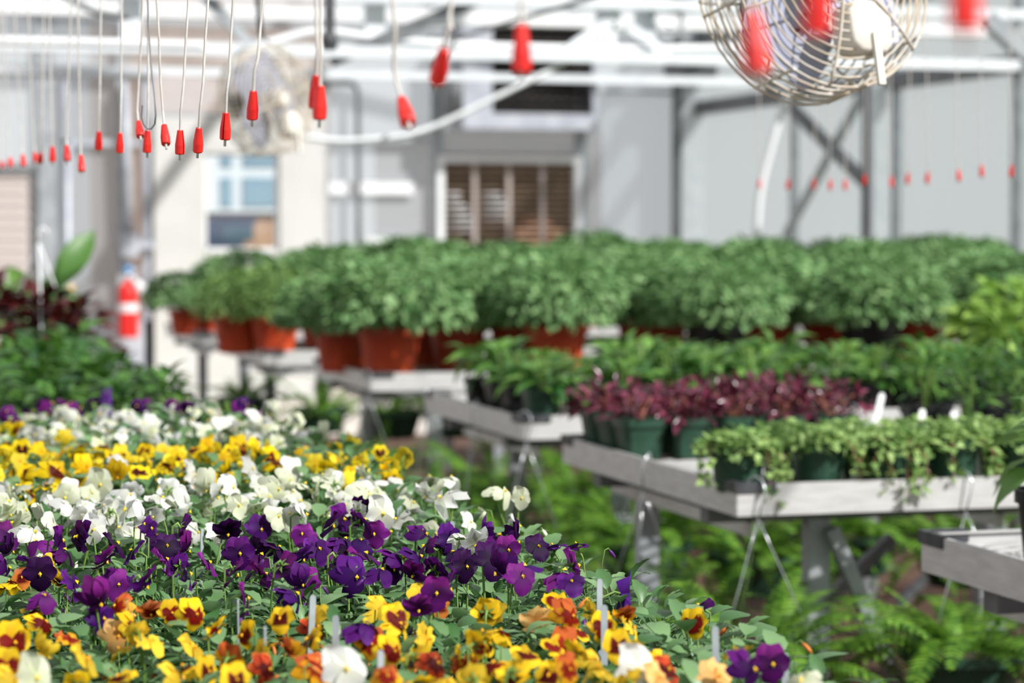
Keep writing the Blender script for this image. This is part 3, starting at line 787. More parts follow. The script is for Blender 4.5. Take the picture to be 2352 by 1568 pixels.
# chrysanthemum dome -----------------------------------------------------
def dome_foliage(rx, rz, zc, n, leafL, mat, seed, narrow=False):
    r = np.random.default_rng(seed); random.seed(seed)
    t = [leaf_tmpl(1, .75, prof=[.1, .8, .75, 1.0, .15], droop=.4, fold=.1), leaf_tmpl(1, .6, droop=.6, prof=[.1, .9, .7, .85, .1])]
    if narrow: t = [leaf_tmpl(1.5, .22, droop=.3), leaf_tmpl(1.3, .26, droop=.5)]
    lumps = [(r.normal(size=3)) for _ in range(26)]; lumps = [l / np.linalg.norm(l) for l in lumps]
    ms = []
    for i in range(n):
        d = r.normal(size=3); d /= np.linalg.norm(d)
        if d[2] < -.45: d[2] = -d[2] * .5
        k = max(float(np.dot(d, l)) for l in lumps)
        q = (.78 + .22 * max(0, (k - .72) / .28)) * (1 - .28 * (r.random() ** 2.2))
        p = (d[0] * rx * q, d[1] * rx * q, zc + d[2] * rz * q * (1.0 if d[2] > 0 else .75))
        yaw = math.atan2(d[1], d[0]) + r.normal() * .5
        el = math.asin(max(-1, min(1, d[2]))) * .7 + r.normal() * .45 - .1
        ms.append((int(r.integers(2)), mat4(p, yaw, el, r.normal() * .5, leafL * (.7 + .6 * r.random()))))
    V, Fc = join_leaves(t, ms)
    return mesh_np('foliage', V, Fc, mat, False)
MUMF = [dome_foliage(.285, .178, .250, 2600, .033, M['mumleaf'], 20 + i) for i in range(3)]
FINEF = [dome_foliage(.20, .17, .25, 1500, .032, M['mumleaf2'], 40 + i, True) for i in range(2)]
POT_T = pot_mesh('pot', .125, .088, .185, M['terrapot'], n=24, rimh=.03)
POT_K = pot_mesh('pot', .125, .092, .185, M['blackpot'], n=24, rimh=.03)
SOIL_T = soil_mesh(.112, .168)
STEMM = MB().tube([(0, 0, .16), (.0, 0, .26)], .012, 6).tube([(0, 0, .17), (.06, .03, .27)], .007, 5).tube([(0, 0, .17), (-.05, .05, .27)], .007, 5).tube([(0, 0, .17), (-.01, -.06, .27)], .007, 5).mesh('stems', M['stem'])
def mum(label, x, y, pot, s=1.0, fine=False, group='mounded chrysanthemums on the benches', z=DECK):
    o = thing('potted_chrysanthemum' if not fine else 'potted_feathery_plant', label, 'potted plant', (x, y, z), (0, 0, 0), group, s)
    obj('pot', pot, o); obj('soil', SOIL_T, o); obj('stems', STEMM, o, rot=(0, 0, rnd(0, 6)))
    stuff(obj('foliage', random.choice(FINEF if fine else MUMF), o, rot=(0, 0, rnd(0, 6)), scale=(rnd(.94, 1.06), rnd(.94, 1.06), rnd(.94, 1.08))))
    return o
random.seed(31)
T_, K_ = POT_T, POT_K
potname = {id(T_): 'terracotta-coloured', id(K_): 'black'}
def row(bench_name, pos, rowname, y, start=0):
    for i, (x, pot, s) in enumerate(pos):
        mum('green mounded chrysanthemum in %s pot, %s from the aisle, %s row, %s mum bench' % ('black' if pot is K_ else 'terracotta', ORD[i], rowname, bench_name), x, y + rnd(-.02, .02), pot, s)
def px_x(px, y): return at_y(px, 530, y).x
y = 8.80
row('nearest', [(px_x(892, y), T_, 1.0), (px_x(1280, y), T_, 1.0), (px_x(1645, y), K_, 1.0), (px_x(2000, y), K_, 1.05), (px_x(2350, y), T_, 1.0), (px_x(2700, y), T_, 1.0)], 'front', y)
y = 9.16
row('nearest', [(px_x(786, y), T_, .95), (px_x(1050, y), T_, .95), (px_x(1178, y) + .02, T_, .98), (px_x(1490, y), T_, 1.0), (px_x(1755, y), T_, 1.0), (px_x(1905, y), T_, 1.0), (px_x(2100, y), T_, 1.0), (px_x(2260, y), K_, 1.0), (px_x(2500, y), K_, 1.0)], 'middle', y)
y = 9.5
row('nearest', [(2.35 + .5 * i, T_, .95) for i in range(6)], 'back', y)
y = 10.55
for i, px in enumerate((545, 630)):
    mum('pale green feathery bush in terracotta pot, %s on the second mum bench corner' % ('left of two' if i == 0 else 'right of two'), px_x(px, y + (.12 if i == 0 else 0)), y + (.14 if i == 0 else 0), T_, .92, True, 'feathery bushes in terracotta pots')
row('second', [(2.55 + .55 * i, T_, 1.1) for i in range(7)], 'front', y + .05)
row('second', [(2.25 + .55 * i, T_, 1.04 if i == 0 else 1.13) for i in range(7)], 'back', 11.1)
y = 12.62
for i, px in enumerate((424, 482)):
    mum('small mounded bush in terracotta pot, %s on the farthest bench corner' % ('left of two' if i == 0 else 'right of two'), px_x(px, y + .1 * i), y + .1 * i, T_, .72, i == 1, 'small bushes on the farthest bench')
row('farthest', [(2.45 + .52 * i, T_, 1.0 if i == 0 else 1.14) for i in range(8)], 'front', y + .05)
row('farthest', [(2.2 + .52 * i, T_, 1.0 if i < 2 else 1.17) for i in range(9)], 'back', 13.2)

# leafy seedlings ------------------------------------------------------------
def whorl_foliage(mat, seed, n=34, R=.075, H=.12, leafL=.06, W=.5, z0=.0, droop=.55):
    r = np.random.default_rng(seed)
    t = [leaf_tmpl(1, W, droop=droop, petiole=.3, prof=[.05, .7, 1.0, .75, .35, .0]), leaf_tmpl(1, W * .85, droop=droop * .6, petiole=.25, prof=[.05, .75, 1.0, .6, .0])]
    ms = []
    for i in range(n):
        q = i / n; h = z0 + H * (.25 + .75 * q) + r.normal() * .006
        a = i * 2.4 + r.normal() * .4; rad = R * .55 * (1 - q * .4) * r.random()
        ms.append((int(r.integers(2)), mat4((rad * math.cos(a), rad * math.sin(a), h), a, .75 * q + .05 + r.normal() * .25, r.normal() * .3, leafL * (.75 + .5 * r.random()))))
    V, Fc = join_leaves(t, ms)
    return mesh_np('foliage', V, Fc, mat)
def stem_fan(h, n, R, mat, seed, z0):
    random.seed(seed); mb = MB()
    for i in range(n):
        a = rnd(0, 2 * PI); r0 = rnd(0, .015); r1 = rnd(.3, 1) * R
        mb.tube([(r0 * math.cos(a), r0 * math.sin(a), z0), (r1 * .5 * math.cos(a), r1 * .5 * math.sin(a), z0 + h * .6), (r1 * math.cos(a), r1 * math.sin(a), z0 + h)], .0022, 5)
    return mb.mesh('stems', mat)
SQ_G = pot_mesh('pot', .058, .042, .10, M['greenpot'], .9, 24, .006, .02)
SQ_K = pot_mesh('pot', .058, .044, .10, M['blackpot'], .9, 24, .006, .02)
SOIL_S = soil_mesh(.05, .088, .9, 24)
SEED = [whorl_foliage(M['leafgreen'], 60 + i, 36, .12, .060, .068, .58, .095, droop=.7) for i in range(4)]
SEEDST = [stem_fan(.11, 6, .05, M['stem'], 70 + i, .085) for i in range(2)]
BASIL = whorl_foliage(M['leaflight'], 80, 70, .12, .17, .075, .6, .09)
def seedling(label, x, y, pot, fol, s=1.0, name='potted_seedling', group='leafy seedlings in small pots', z=DECK):
    o = thing(name, label, 'potted plant', (x, y, z), (0, 0, 0), group, s)
    obj('pot', pot, o, rot=(0, 0, rnd(-.08, .08))); obj('soil', SOIL_S, o)
    obj('stems', random.choice(SEEDST), o, rot=(0, 0, rnd(0, 6)))
    stuff(obj('foliage', fol, o, rot=(0, 0, rnd(0, 6)), scale=(rnd(.9, 1.1), rnd(.9, 1.1), rnd(.85, 1.15))))
    return o
random.seed(5)
x0, x1, y0, y1 = BENCH['C']
for r_ in range(4):
    y = y0 + .09 + r_ * .215
    for i in range(12):
        x = x0 + .085 + i * .128
        if r_ == 0:
            pot = SQ_G if i < 4 else SQ_K
        else: pot = SQ_K
        if r_ >= 2 and i >= 10 or (r_ > 0 and (i * 7 + r_ * 5) % 6 == 0): continue
        lab = 'leafy green seedling in %s pot, %s from the aisle in the %s row' % ('green' if pot is SQ_G else 'black', ORD[i], ('front', 'second', 'third', 'fourth', 'back')[r_])
        seedling(lab, x + rnd(-.008, .008), y + rnd(-.008, .008), pot, random.choice(SEED), rnd(.88, 1.06) if pot is SQ_K else rnd(.84, .94))
for i, (px, dy) in enumerate(((2255, .78), (2330, .80), (2310, .55), (2410, .7))):
    seedling('light green basil in black pot, %s in the basil clump' % ('left one', 'tall middle one', 'low front one', 'right one')[i], px_x(px, y0 + dy) , y0 + dy, SQ_K, BASIL, (1.15, 1.35, 1.0, 1.3)[i], 'potted_basil', 'basil plants')

# bench B: trailing herbs in front, burgundy plants behind, tall greens at the right
RP_G = pot_mesh('pot', .062, .046, .098, M['greenpot'], 0, 24, .006, .018)
SOIL_R = soil_mesh(.054, .088)
def herb_foliage(seed, trail):
    r = np.random.default_rng(seed)
    t = [leaf_tmpl(1, .85, droop=.25, prof=[.25, .9, 1.0, .8, .1], petiole=.2), leaf_tmpl(1, .75, droop=.4, prof=[.2, .9, .95, .55, .05], petiole=.2)]
    ms = []
    for i in range(430):
        a = r.random() * 2 * PI; q = math.sqrt(r.random()); R = .086
        h = .094 + .030 * (1 - q ** 2) * (.4 + .8 * r.random()) - (.014 * max(0, q - .75) * 4 * r.random())
        ms.append((int(r.integers(2)), mat4((q * R * math.cos(a), q * R * math.sin(a), h), r.random() * 6.3, r.normal() * .5 + .2, r.normal() * .4, .0175 * (.6 + .7 * r.random()))))
    stems = MB()
    for (ang, ln) in trail:
        px, py, pz = .055 * math.cos(ang), .055 * math.sin(ang), .105
        path = [(px, py, pz)]
        steps = int(ln / .011)
        for i in range(steps):
            f = i / steps; o = .055 + .045 * math.sin(min(1, f * 1.6) * PI / 2)
            x = o * math.cos(ang) + r.normal() * .003; y = o * math.sin(ang) + r.normal() * .003; z = .112 - ln * f ** 1.25
            path.append((x, y, z))
            for s in (0, PI):
                ms.append((int(r.integers(2)), mat4((x, y, z), r.random() * 6.3, r.normal() * .5 - .1, r.normal() * .4, .018 * (.7 + .7 * r.random()))))
        stems.tube(path, .0011, 4)
    V, Fc = join_leaves(t, ms)
    return mesh_np('foliage', V, Fc, M['herbleaf']), stems.mesh('stems', M['redstem'])
HERB = [herb_foliage(90, [(-1.2, .12), (-.95, .14), (-.7, .13), (-.5, .10), (-2.9, .08), (-2.6, .10)]), herb_foliage(91, [(-1.0, .09), (-.8, .11), (-.4, .08)]),
        herb_foliage(92, [(-1.9, .12), (-1.5, .14), (-1.2, .13), (-.9, .12), (-2.2, .09)]), herb_foliage(93, [(-2.0, .10), (-.6, .12), (-.9, .11)]), herb_foliage(94, [(-1.6, .06), (.4, .05)])]
x0, x1, y0, y1 = BENCH['B']
def herb(label, x, y, k, s=1.0):
    o = thing('potted_herb', label, 'potted plant', (x, y, DECK), (0, 0, 0), 'trailing herbs in green pots', s)
    obj('pot', RP_G, o); obj('soil', SOIL_R, o)
    stuff(obj('foliage', HERB[k][0], o)); stuff(obj('stems', HERB[k][1], o))
yh = y0 + .085
for i, (px, k) in enumerate(((1697, 0), (1882, 1), (2035, 2), (2190, 3), (2345, 0), (2520, 1))):
    herb('small-leaved trailing herb in round green pot, %s from the aisle, front edge' % ORD[i], px_x(px, yh), yh, k)
for r_ in (1,):
    for i in range(6):
        herb('small-leaved herb in round green pot, %s from the aisle, second row' % ORD[i], x0 + .21 + i * .15, y0 + .085 + .16 * r_, 4)
# burgundy plants
def burg_foliage(seed):
    r = np.random.default_rng(seed)
    t = [leaf_tmpl(1, .5, droop=.35, petiole=.2, fold=.25, prof=[.1, .8, 1.0, .7, .0]), leaf_tmpl(1, .4, droop=.1, petiole=.2, fold=.3, prof=[.1, .9, .9, .5, .0])]
    ms = []
    for i in range(54):
        a = r.random() * 6.3; q = r.random(); R = .085 * math.sqrt(q)
        ms.append((int(r.integers(2)), mat4((R * math.cos(a), R * math.sin(a), .09 + .06 * r.random()), a + r.normal() * .8, r.normal() * .55 + .15, r.normal() * .6, .034 * (.7 + .7 * r.random()))))
    V, Fc = join_leaves(t, ms)
    return mesh_np('foliage', V, Fc, M['burgundy'])
BURG = [burg_foliage(110 + i) for i in range(3)]
BURGST = [stem_fan(.06, 7, .075, M['redstem'], 120 + i, .085) for i in range(2)]
for r_ in range(3):
    for i in range(5):
        y = y0 + .82 + r_ * .135
        o = thing('potted_burgundy_plant', 'burgundy-leaved plant in square green pot, %s from the aisle, %s row' % (ORD[i], ('front', 'middle', 'back')[r_]), 'potted plant', (x0 + .07 + i * .122, y, DECK), (0, 0, rnd(-.06, .06)), 'burgundy-leaved plants')
        obj('pot', SQ_G, o); obj('soil', SOIL_S, o)
        stuff(obj('foliage', random.choice(BURG), o, rot=(0, 0, rnd(0, 6)), scale=rnd(.95, 1.15))); obj('stems', random.choice(BURGST), o, rot=(0, 0, rnd(0, 6)))
TALL = [whorl_foliage(M['leafgreen'], 130 + i, 36, .09, .13, .055, .38, .09, droop=.4) for i in range(2)]
for i, (px, dy, s) in enumerate(((2130, .98, 1.0), (2225, .62, 1.0), (2290, .74, 1.15), (2360, .6, 1.1), (2330, .95, 1.0), (2450, .8, 1.0), (2500, .6, 1.0))):
    seedling('upright narrow-leaved green plant, %s in the clump right of the burgundy plants' % ORD[i], px_x(px, y0 + dy), y0 + dy, SQ_K, TALL[i % 2], s, 'potted_green_plant', 'upright plants at the end of the herb bench')
# white name tags stuck in the herb pots
def stick_mesh(name, w, L, mat):
    mb = MB(); prof = [(-w / 2, 0), (-w / 2, L - w * .5), (-w * .35, L - w * .15), (0, L), (w * .35, L - w * .15), (w / 2, L - w * .5), (w / 2, 0), (0, -w * .8)]
    k = len(prof); t = .0012
    vs = [(x, -t / 2, z) for x, z in prof] + [(x, t / 2, z) for x, z in prof]
    return mb.add(vs, [tuple(range(k))[::-1], tuple(range(k, 2 * k))] + [(i, (i + 1) % k, (i + 1) % k + k, i + k) for i in range(k)]).mesh(name, mat)
WST = stick_mesh('plant_tag', .017, .12, M['whitestick'])
for (px, py, y, tilt, yaw, lab) in ((2027, 902, y0 + .56, .25, .1, 'white plant tag leaning right at the end of the burgundy plants'), (2119, 938, y0 + .24, .06, .0, 'upright white plant tag among the herbs, tallest'),
                               (1914, 1000, y0 + .14, -.25, .3, 'small white plant tag in the second herb pot'), (1998, 1002, y0 + .1, .35, -.2, 'white plant tag leaning right in the third herb pot'),
                               (2238, 990, y0 + .12, -.12, .2, 'white plant tag in the fourth herb pot'), (2185, 945, y0 + .45, -.7, .2, 'white plant tag lying slanted behind the herbs')):
    T = at_y(px, py, y)
    q = Euler((0, tilt, yaw)).to_matrix() @ Vector((0, 0, .12))
    o = obj('plant_tag', WST, None, tuple(T - q), (0, tilt, yaw)); tag(o, lab, 'plant tag', 'white plant tags on the herb bench')

# bench A: black pot with a leafy plant at the frame edge
BIGK = pot_mesh('pot', .075, .058, .125, M['blackpot'], 0, 26, .008, .022)
pA = at_y(2358, 1110, 3.52)
o = thing('potted_plant', 'leafy plant in tall black pot on the nearest bench at the right edge', 'potted plant', (pA.x + .062, 3.52, DECK), (0, 0, 0))
obj('pot', BIGK, o); obj('soil', soil_mesh(.064, .11), o); obj('stems', SEEDST[0], o, (0, 0, .02))
BIGF = whorl_foliage(M['leafgreen'], 150, 34, .10, .13, .075, .6, .12)
stuff(obj('foliage', BIGF, o))

# ------------------------------------------------------------------ hanging fern baskets under the bench edges
def frond_mesh(seed, L, arch):
    """one arching boston-fern frond with paired leaflets, along +X"""
    r = np.random.default_rng(seed); vs, fs = [], []
    n = 26; pts = []
    for i in range(n + 1):
        u = i / n
        pts.append((L * (math.sin(u * arch) / arch), 0.0, L * ((math.cos(u * arch) - 1) / arch)))
    def q(*f): fs.append(f)
    for i in range(n):                                            # rachis
        a, b = pts[i], pts[i + 1]; w = .0018 * (1 - .6 * i / n); o = len(vs)
        vs.extend([(a[0], w, a[2]), (a[0], -w, a[2]), (b[0], -w, b[2]), (b[0], w, b[2])]); q(o, o + 1, o + 2, o + 3)
    for i in range(3, n):
        u = i / n; ll = L * .115 * math.sin(PI * (.12 + .86 * u)) ** .75 * (1 + r.normal() * .06); w = L * .019
        p = pts[i]; t = (pts[min(i + 1, n)][0] - p[0], pts[min(i + 1, n)][2] - p[2]); tl = math.hypot(*t) or 1; t = (t[0] / tl, t[1] / tl)
        for s in (1, -1):
            o = len(vs); dz = -.25 * ll * (1 + .5 * r.random()); fx = .25 * ll
            vs.extend([(p[0] - t[0] * w * .5, 0, p[2] - t[1] * w * .5), (p[0] + t[0] * w * .6, 0, p[2] + t[1] * w * .6),
                       (p[0] + t[0] * (w * .9 + fx * .5), s * ll * .55, p[2] + t[1] * (w * .9 + fx * .5) + dz * .25),
                       (p[0] - t[0] * (w * .8 - fx * .5), s * ll * .5, p[2] - t[1] * (w * .8 - fx * .5) + dz * .25),
                       (p[0] + t[0] * fx, s * ll, p[2] + t[1] * fx + dz)])
            q(o, o + 1, o + 2, o + 3); q(o + 3, o + 2, o + 4)
    return mesh_np('frond', np.array(vs), fs, M['fern'], False)
FROND = [frond_mesh(200 + i, L, a) for i, (L, a) in enumerate(((.30, 1.3), (.34, 1.7), (.38, 2.0), (.26, 1.0), (.42, 1.6)))]
BASKET = pot_mesh('basket', .135, .095, .12, M['greenpot'], 0, 28, .008, .022)
BSOIL = soil_mesh(.122, .105, 0, 28)
def fern_basket(label, hx, hy, hz, side, drop=.36, nf=40, s=1.0, off=.012):
    """hook over the bench rim at (hx, hy, hz); side: outward unit vector of that rim"""
    ox, oy = side
    bx, by, bz = hx + ox * off, hy + oy * off, hz - drop
    o = thing('hanging_fern_basket', label, 'fern basket', (bx, by, bz - .12 * s), (0, 0, 0), 'fern baskets hooked on the bench rims', s)
    obj('basket', BASKET, o); obj('soil', BSOIL, o)
    H = Vector((hx - bx, hy - by, hz - bz + .12 * s)) / s
    out = Vector((ox, oy, 0))
    sd = Vector((-oy, ox, 0)) * .6
    hk = [H - out * .010 - sd * .03 + Vector((0, 0, -.022)), H - out * .012 - sd * .028 + Vector((0, 0, -.004)), H - out * .006 - sd * .018 + Vector((0, 0, .010)), H + Vector((0, 0, .016)),
          H + out * .010 + sd * .016 + Vector((0, 0, .008)), H + out * .02 + sd * .022 + Vector((0, 0, -.012)), H + out * .018 + sd * .012 + Vector((0, 0, -.04)), H + out * .014 + Vector((0, 0, -.07))]
    hg = obj('hanger', MB().tube(hk, .0022, 6).mesh('hanger', M['wire'], True), o)
    J = hk[-1]
    for k in range(3):
        a = 2 * PI * k / 3 + math.atan2(oy, ox) + PI / 3
        R_ = Vector((.13 * math.cos(a), .13 * math.sin(a), .115))
        mid = J.lerp(R_, .45) + out * .004
        obj('wire', MB().tube([J, J.lerp(R_, .2) * 1.0, mid, R_], .0013, 5).mesh('wire', M['wire'], True), hg)
    for i in range(nf):
        a = i * 2.399 + rnd(-.3, .3); el = rnd(.15, 1.35)
        obj('frond', random.choice(FROND), o, (.05 * math.cos(a), .05 * math.sin(a), .10), (rnd(-.3, .3), -el, a), rnd(.75, 1.1))
    return o
random.seed(77)
def hook_on(bench_k, px, front=True):
    x0, x1, y0, y1 = BENCH[bench_k]
    if front: return at_y(px, 700, y0).x, y0, ZB, (0, -1)
    return x0, at_x(px, 700, x0).y, ZB, (-1, 0)
fern_basket('fern basket hooked on the front of the herb bench near its corner', *hook_on('B', 1738), drop=.35)
fern_basket('fern basket hooked on the front of the herb bench at the right', *hook_on('B', 2215), drop=.36)
fern_basket('fern basket hooked on the aisle end of the herb bench', *hook_on('B', 1492, False), drop=.40)
fern_basket('fern basket hooked on the front corner of the seedling bench', *hook_on('C', 1206), drop=.42)
fern_basket('fern basket hooked on the aisle end of the seedling bench, near hook', *hook_on('C', 1097, False), drop=.40)
fern_basket('fern basket hooked on the aisle end of the seedling bench, far corner', *hook_on('C', 986, False), drop=.38)
for i, px in enumerate((1480, 1730, 1960, 2210)):
    fern_basket('fern basket along the front of the seedling bench, %s behind the herb bench legs' % ORD[i], *hook_on('C', px), drop=.36 + .05 * (i % 2))
fern_basket('fern basket hooked on the front corner of the nearest mum bench', *hook_on('D', 842), drop=.42)
for i, px in enumerate((1120, 1330)):
    fern_basket('fern basket under the nearest mum bench, %s of two along its front' % ('left' if i == 0 else 'right'), *hook_on('D', px), drop=.44)
fern_basket('dark basket of leaves hooked on the aisle end of the second mum bench', *hook_on('E', 560, False), drop=.24, nf=22, s=.9)
fern_basket('dark basket of leaves on the front of the second mum bench by its corner', *hook_on('E', 735), drop=.25, nf=22, s=.9)
for i, px in enumerate((900, 1040)):
    fern_basket('dark basket of leaves on the second mum bench front, %s from its corner basket' % ('first' if i == 0 else 'second'), *hook_on('E', px), drop=.27, nf=22)
# ------------------------------------------------------------------ pansies
ZP = LDECK                        # pots stand on the deck
POTH = .075
PZ = ZP + POTH                    # soil level
PPOT = pot_mesh('pot', .054, .042, POTH, M['blackpot'], .9, 16, .004, .012)
PSOIL = soil_mesh(.047, POTH - .01, .9, 16)
cren = [.12, .6, .78, .98, .9, .92, .62, .5, .0]
PLEAF_T = [leaf_tmpl(1, .78, prof=cren, droop=.45, fold=.10, petiole=.75, crenate=.012), leaf_tmpl(1, .62, prof=cren, droop=.2, fold=.2, petiole=.7, crenate=.012),
           leaf_tmpl(1, .85, prof=[.15, .7, .95, 1.0, .8, .0], droop=.7, fold=-.06, petiole=.8), leaf_tmpl(1, .55, prof=cren, droop=.05, fold=.28, petiole=.5, crenate=.015)]
PLEAF_M = [mesh_np('leaf', v, f, M['pansyleaf']) for v, f in PLEAF_T]
def pansy_leaf_set(seed, n=58):
    r = random.Random(seed); out = []
    for i in range(n):
        q = i / n; a = i * 2.399 + r.uniform(-.4, .4); rad = r.uniform(.0, .046)
        el = r.uniform(.1, .65) + .55 * q * r.random()
        out.append((r.randrange(4), (rad * math.cos(a), rad * math.sin(a), POTH - .002 + .078 * q), a, el, r.uniform(-.35, .35), r.uniform(.019, .032)))
    return out
LEAFSETS = [pansy_leaf_set(300 + i) for i in range(8)]
FOL = []
for ls in LEAFSETS:
    V, Fc = join_leaves(PLEAF_T, [(k, mat4(p, yaw, el, ro, s)) for k, p, yaw, el, ro, s in ls])
    FOL.append(mesh_np('foliage', V, Fc, M['pansyleaf']))

# flower pigments: function of petal group (0 upper, 1 side, 2 lip), u along the petal
def mixc(a, b, t): t = max(0, min(1, t)); return tuple(x + (y - x) * t for x, y in zip(a, b))
def pig(outer, inner, blotch=None, bl_len=.45, upper=None, edge=None):
    o = [lin(upper or outer), lin(outer), lin(outer)]; i_ = lin(inner); b = lin(blotch) if blotch else None; e = lin(edge) if edge else None
    def f(g, u, v):
        c = mixc(i_, o[g], u * 1.6)
        if e and u > .8: c = mixc(c, e, (u - .8) * 4)
        if b and g > 0 and u < bl_len + .12 * (1 - abs(v)): c = b
        if b and g == 0 and upper is None and u < bl_len * .3: c = b
        return c
    return f
KIND = {
 'purple': [pig((68, 10, 92), (40, 3, 58), upper=(98, 20, 116)), pig((86, 14, 98), (48, 3, 58), upper=(122, 26, 120)), pig((44, 5, 60), (26, 2, 38), upper=(60, 9, 76)), pig((68, 16, 104), (40, 6, 66), upper=(92, 26, 126)), pig((116, 28, 126), (76, 10, 86), upper=(146, 46, 148)), pig((74, 16, 102), (42, 5, 64), edge=(104, 44, 136), upper=(96, 26, 124))],
 'white': [pig((240, 240, 236), (236, 236, 216)), pig((234, 235, 226), (226, 228, 200)), pig((222, 226, 200), (206, 212, 168))],
 'yellow': [pig((250, 220, 30), (244, 204, 22), (70, 18, 14), .5), pig((250, 214, 22), (240, 190, 16), (96, 28, 14), .45), pig((248, 224, 62), (244, 208, 40)), pig((248, 204, 28), (240, 180, 22))],
 'orange': [pig((250, 208, 34), (238, 170, 24), (120, 20, 14), .55), pig((246, 178, 34), (220, 120, 24), (150, 34, 18), .5, upper=(214, 104, 52)), pig((236, 140, 60), (214, 96, 40), (110, 20, 16), .4, upper=(220, 130, 84)),
            pig((196, 70, 34), (150, 36, 24), (84, 14, 14), .5, edge=(226, 140, 70)), pig((250, 206, 40), (244, 186, 30), (90, 18, 12), .42), pig((238, 190, 120), (228, 160, 80)), pig((244, 208, 60), (230, 180, 40))],
}
NSH = {'purple': 3, 'white': 3, 'yellow': 3, 'orange': 3}
PITCHES = (-40, 8, 30, 58, 82)
PET = [(58, 1.14, 1.16, .0052, 0), (122, 1.14, 1.16, .0060, 0), (0, 1.04, .98, .0026, 1), (180, 1.04, .98, .0020, 1), (-90, 1.16, 1.26, .0, 2)]
PROF = [.20, .60, .88, 1.0, .90, .60]
def petal_geo(seed, idx, R=.0188, fold=0.0):
    r = random.Random(seed * 17 + idx); ang, L, W, yo, g = PET[idx]
    A = math.radians(ang + r.uniform(-9, 9)); L = L * R * r.uniform(.92, 1.08); W = W * R * r.uniform(.9, 1.08)
    dx, dz = math.cos(A), math.sin(A); px, pz = -dz, dx; vs, uv, fs = [], [], []
    reflex = r.uniform(-.12, .40) + fold * r.uniform(.2, 1.6); ph = r.uniform(0, 6.3); ruf = r.uniform(.08, .18); cup = r.uniform(-.16, .16)
    for i in range(6):
        u = i / 5
        for j in range(5):
            v = -1 + j / 2
            al = L * (u - .17 * v * v * u); ac = v * W / 2 * PROF[i]
            dep = yo + reflex * u * u * L + cup * v * v * W * u + ruf * L * u * u * math.sin(3.1 * v + ph)
            vs.append((al * dx + ac * px, dep, al * dz + ac * pz)); uv.append((g, u, v))
    for i in range(5):
        for j in range(4):
            q = i * 5 + j; fs.append((q, q + 1, q + 6, q + 5))
    return vs, uv, fs
def rotx(vs, p):
    a = -math.radians(p); c, s = math.cos(a), math.sin(a)
    return [(x, y * c - z * s, y * s + z * c) for x, y, z in vs]
FLW = {}       # (kind, pigment, shape, pitch) -> list of petal meshes ; joined mesh
EYEM = {k: plain('flower eye ' + k, c, .6) for k, c in (('purple', (246, 192, 24)), ('white', (248, 206, 40)), ('yellow', (228, 150, 20)), ('orange', (238, 168, 24)))}
def eye_geo(p):
    s = .0024; vs = [(0, -.001, s * .9), (s * .8, -.0012, -s * .2), (0, -.0012, -s * 1.5), (-s * .8, -.0012, -s * .2), (0, -.0042, -.001), (0, .0, 0)]
    return rotx(vs, p), [(0, 3, 4), (3, 2, 4), (2, 1, 4), (1, 0, 4), (0, 1, 5), (1, 2, 5), (2, 3, 5), (3, 0, 5)]
def stalk_geo(p, h, seed):
    r = random.Random(seed); mb = MB(); lx = r.uniform(-.012, .012)
    b = rotx([(0, .006, 0), (0, .013, .003)], p)
    mb.tube([b[0], b[1], (0, b[1][1] + .006, b[1][2] - .004), (lx * .2, b[1][1] + .006, -.022), (lx * .6, b[1][1] + .002, -h * .6), (lx, .006, -h)], [.0022, .0018, .0014, .0012, .0013, .0014], 5)
    for k in range(5):
        a = 2 * PI * k / 5; q = rotx([(0, .007, 0), (.006 * math.cos(a) - .002 * math.sin(a), .0085, .006 * math.sin(a) + .002 * math.cos(a)), (.011 * math.cos(a), .006, .011 * math.sin(a)),
                                      (.006 * math.cos(a) + .002 * math.sin(a), .0085, .006 * math.sin(a) - .002 * math.cos(a))], p)
        mb.add(q, [(0, 1, 2, 3)])
    return mb
STALK = {(p, s): stalk_geo(p, .10 + .01 * s, s).mesh('stalk', M['stem'], True) for p in PITCHES for s in range(3)}
EYES = {}
def flower_data(kind, pi_, sh, p):
    key = (kind, pi_, sh, p)
    if key in FLW: return FLW[key]
    fn = KIND[kind][pi_]; ms = []; jv, jf, jc = [], [], []
    for idx in range(5):
        vs, uv, fs = petal_geo(sh * 31 + len(kind) * 7, idx, fold=(0, .15, .55)[sh])
        vs = rotx(vs, p); cs = [fn(*t) for t in uv]
        ms.append((vs, fs, cs)); o = len(jv); jv += vs; jf += [tuple(i + o for i in f) for f in fs]; jc += cs
    meshes = []
    for vs, fs, cs in ms:
        mb = MB(); mb.add(vs, fs); meshes.append(mb.mesh('petal', M['petal'], True, cs))
    ev, ef = eye_geo(p)
    if (kind, p) not in EYES: EYES[(kind, p)] = MB().add(ev, ef).mesh('eye', EYEM[kind])
    # joined flower for the plants further back
    mb = MB(); mb.add(jv, jf); mb.mi = 1; mb.add(ev, ef); mb.mi = 2
    st = stalk_geo(p, .10, sh); mb.add(st.v, st.f)
    cols = jc + [(1, 1, 1)] * (len(mb.v) - len(jv))
    jm = mb.mesh('flower', [M['petal'], EYEM[kind], M['stem']], True, cols)
    FLW[key] = (meshes, jm); return FLW[key]
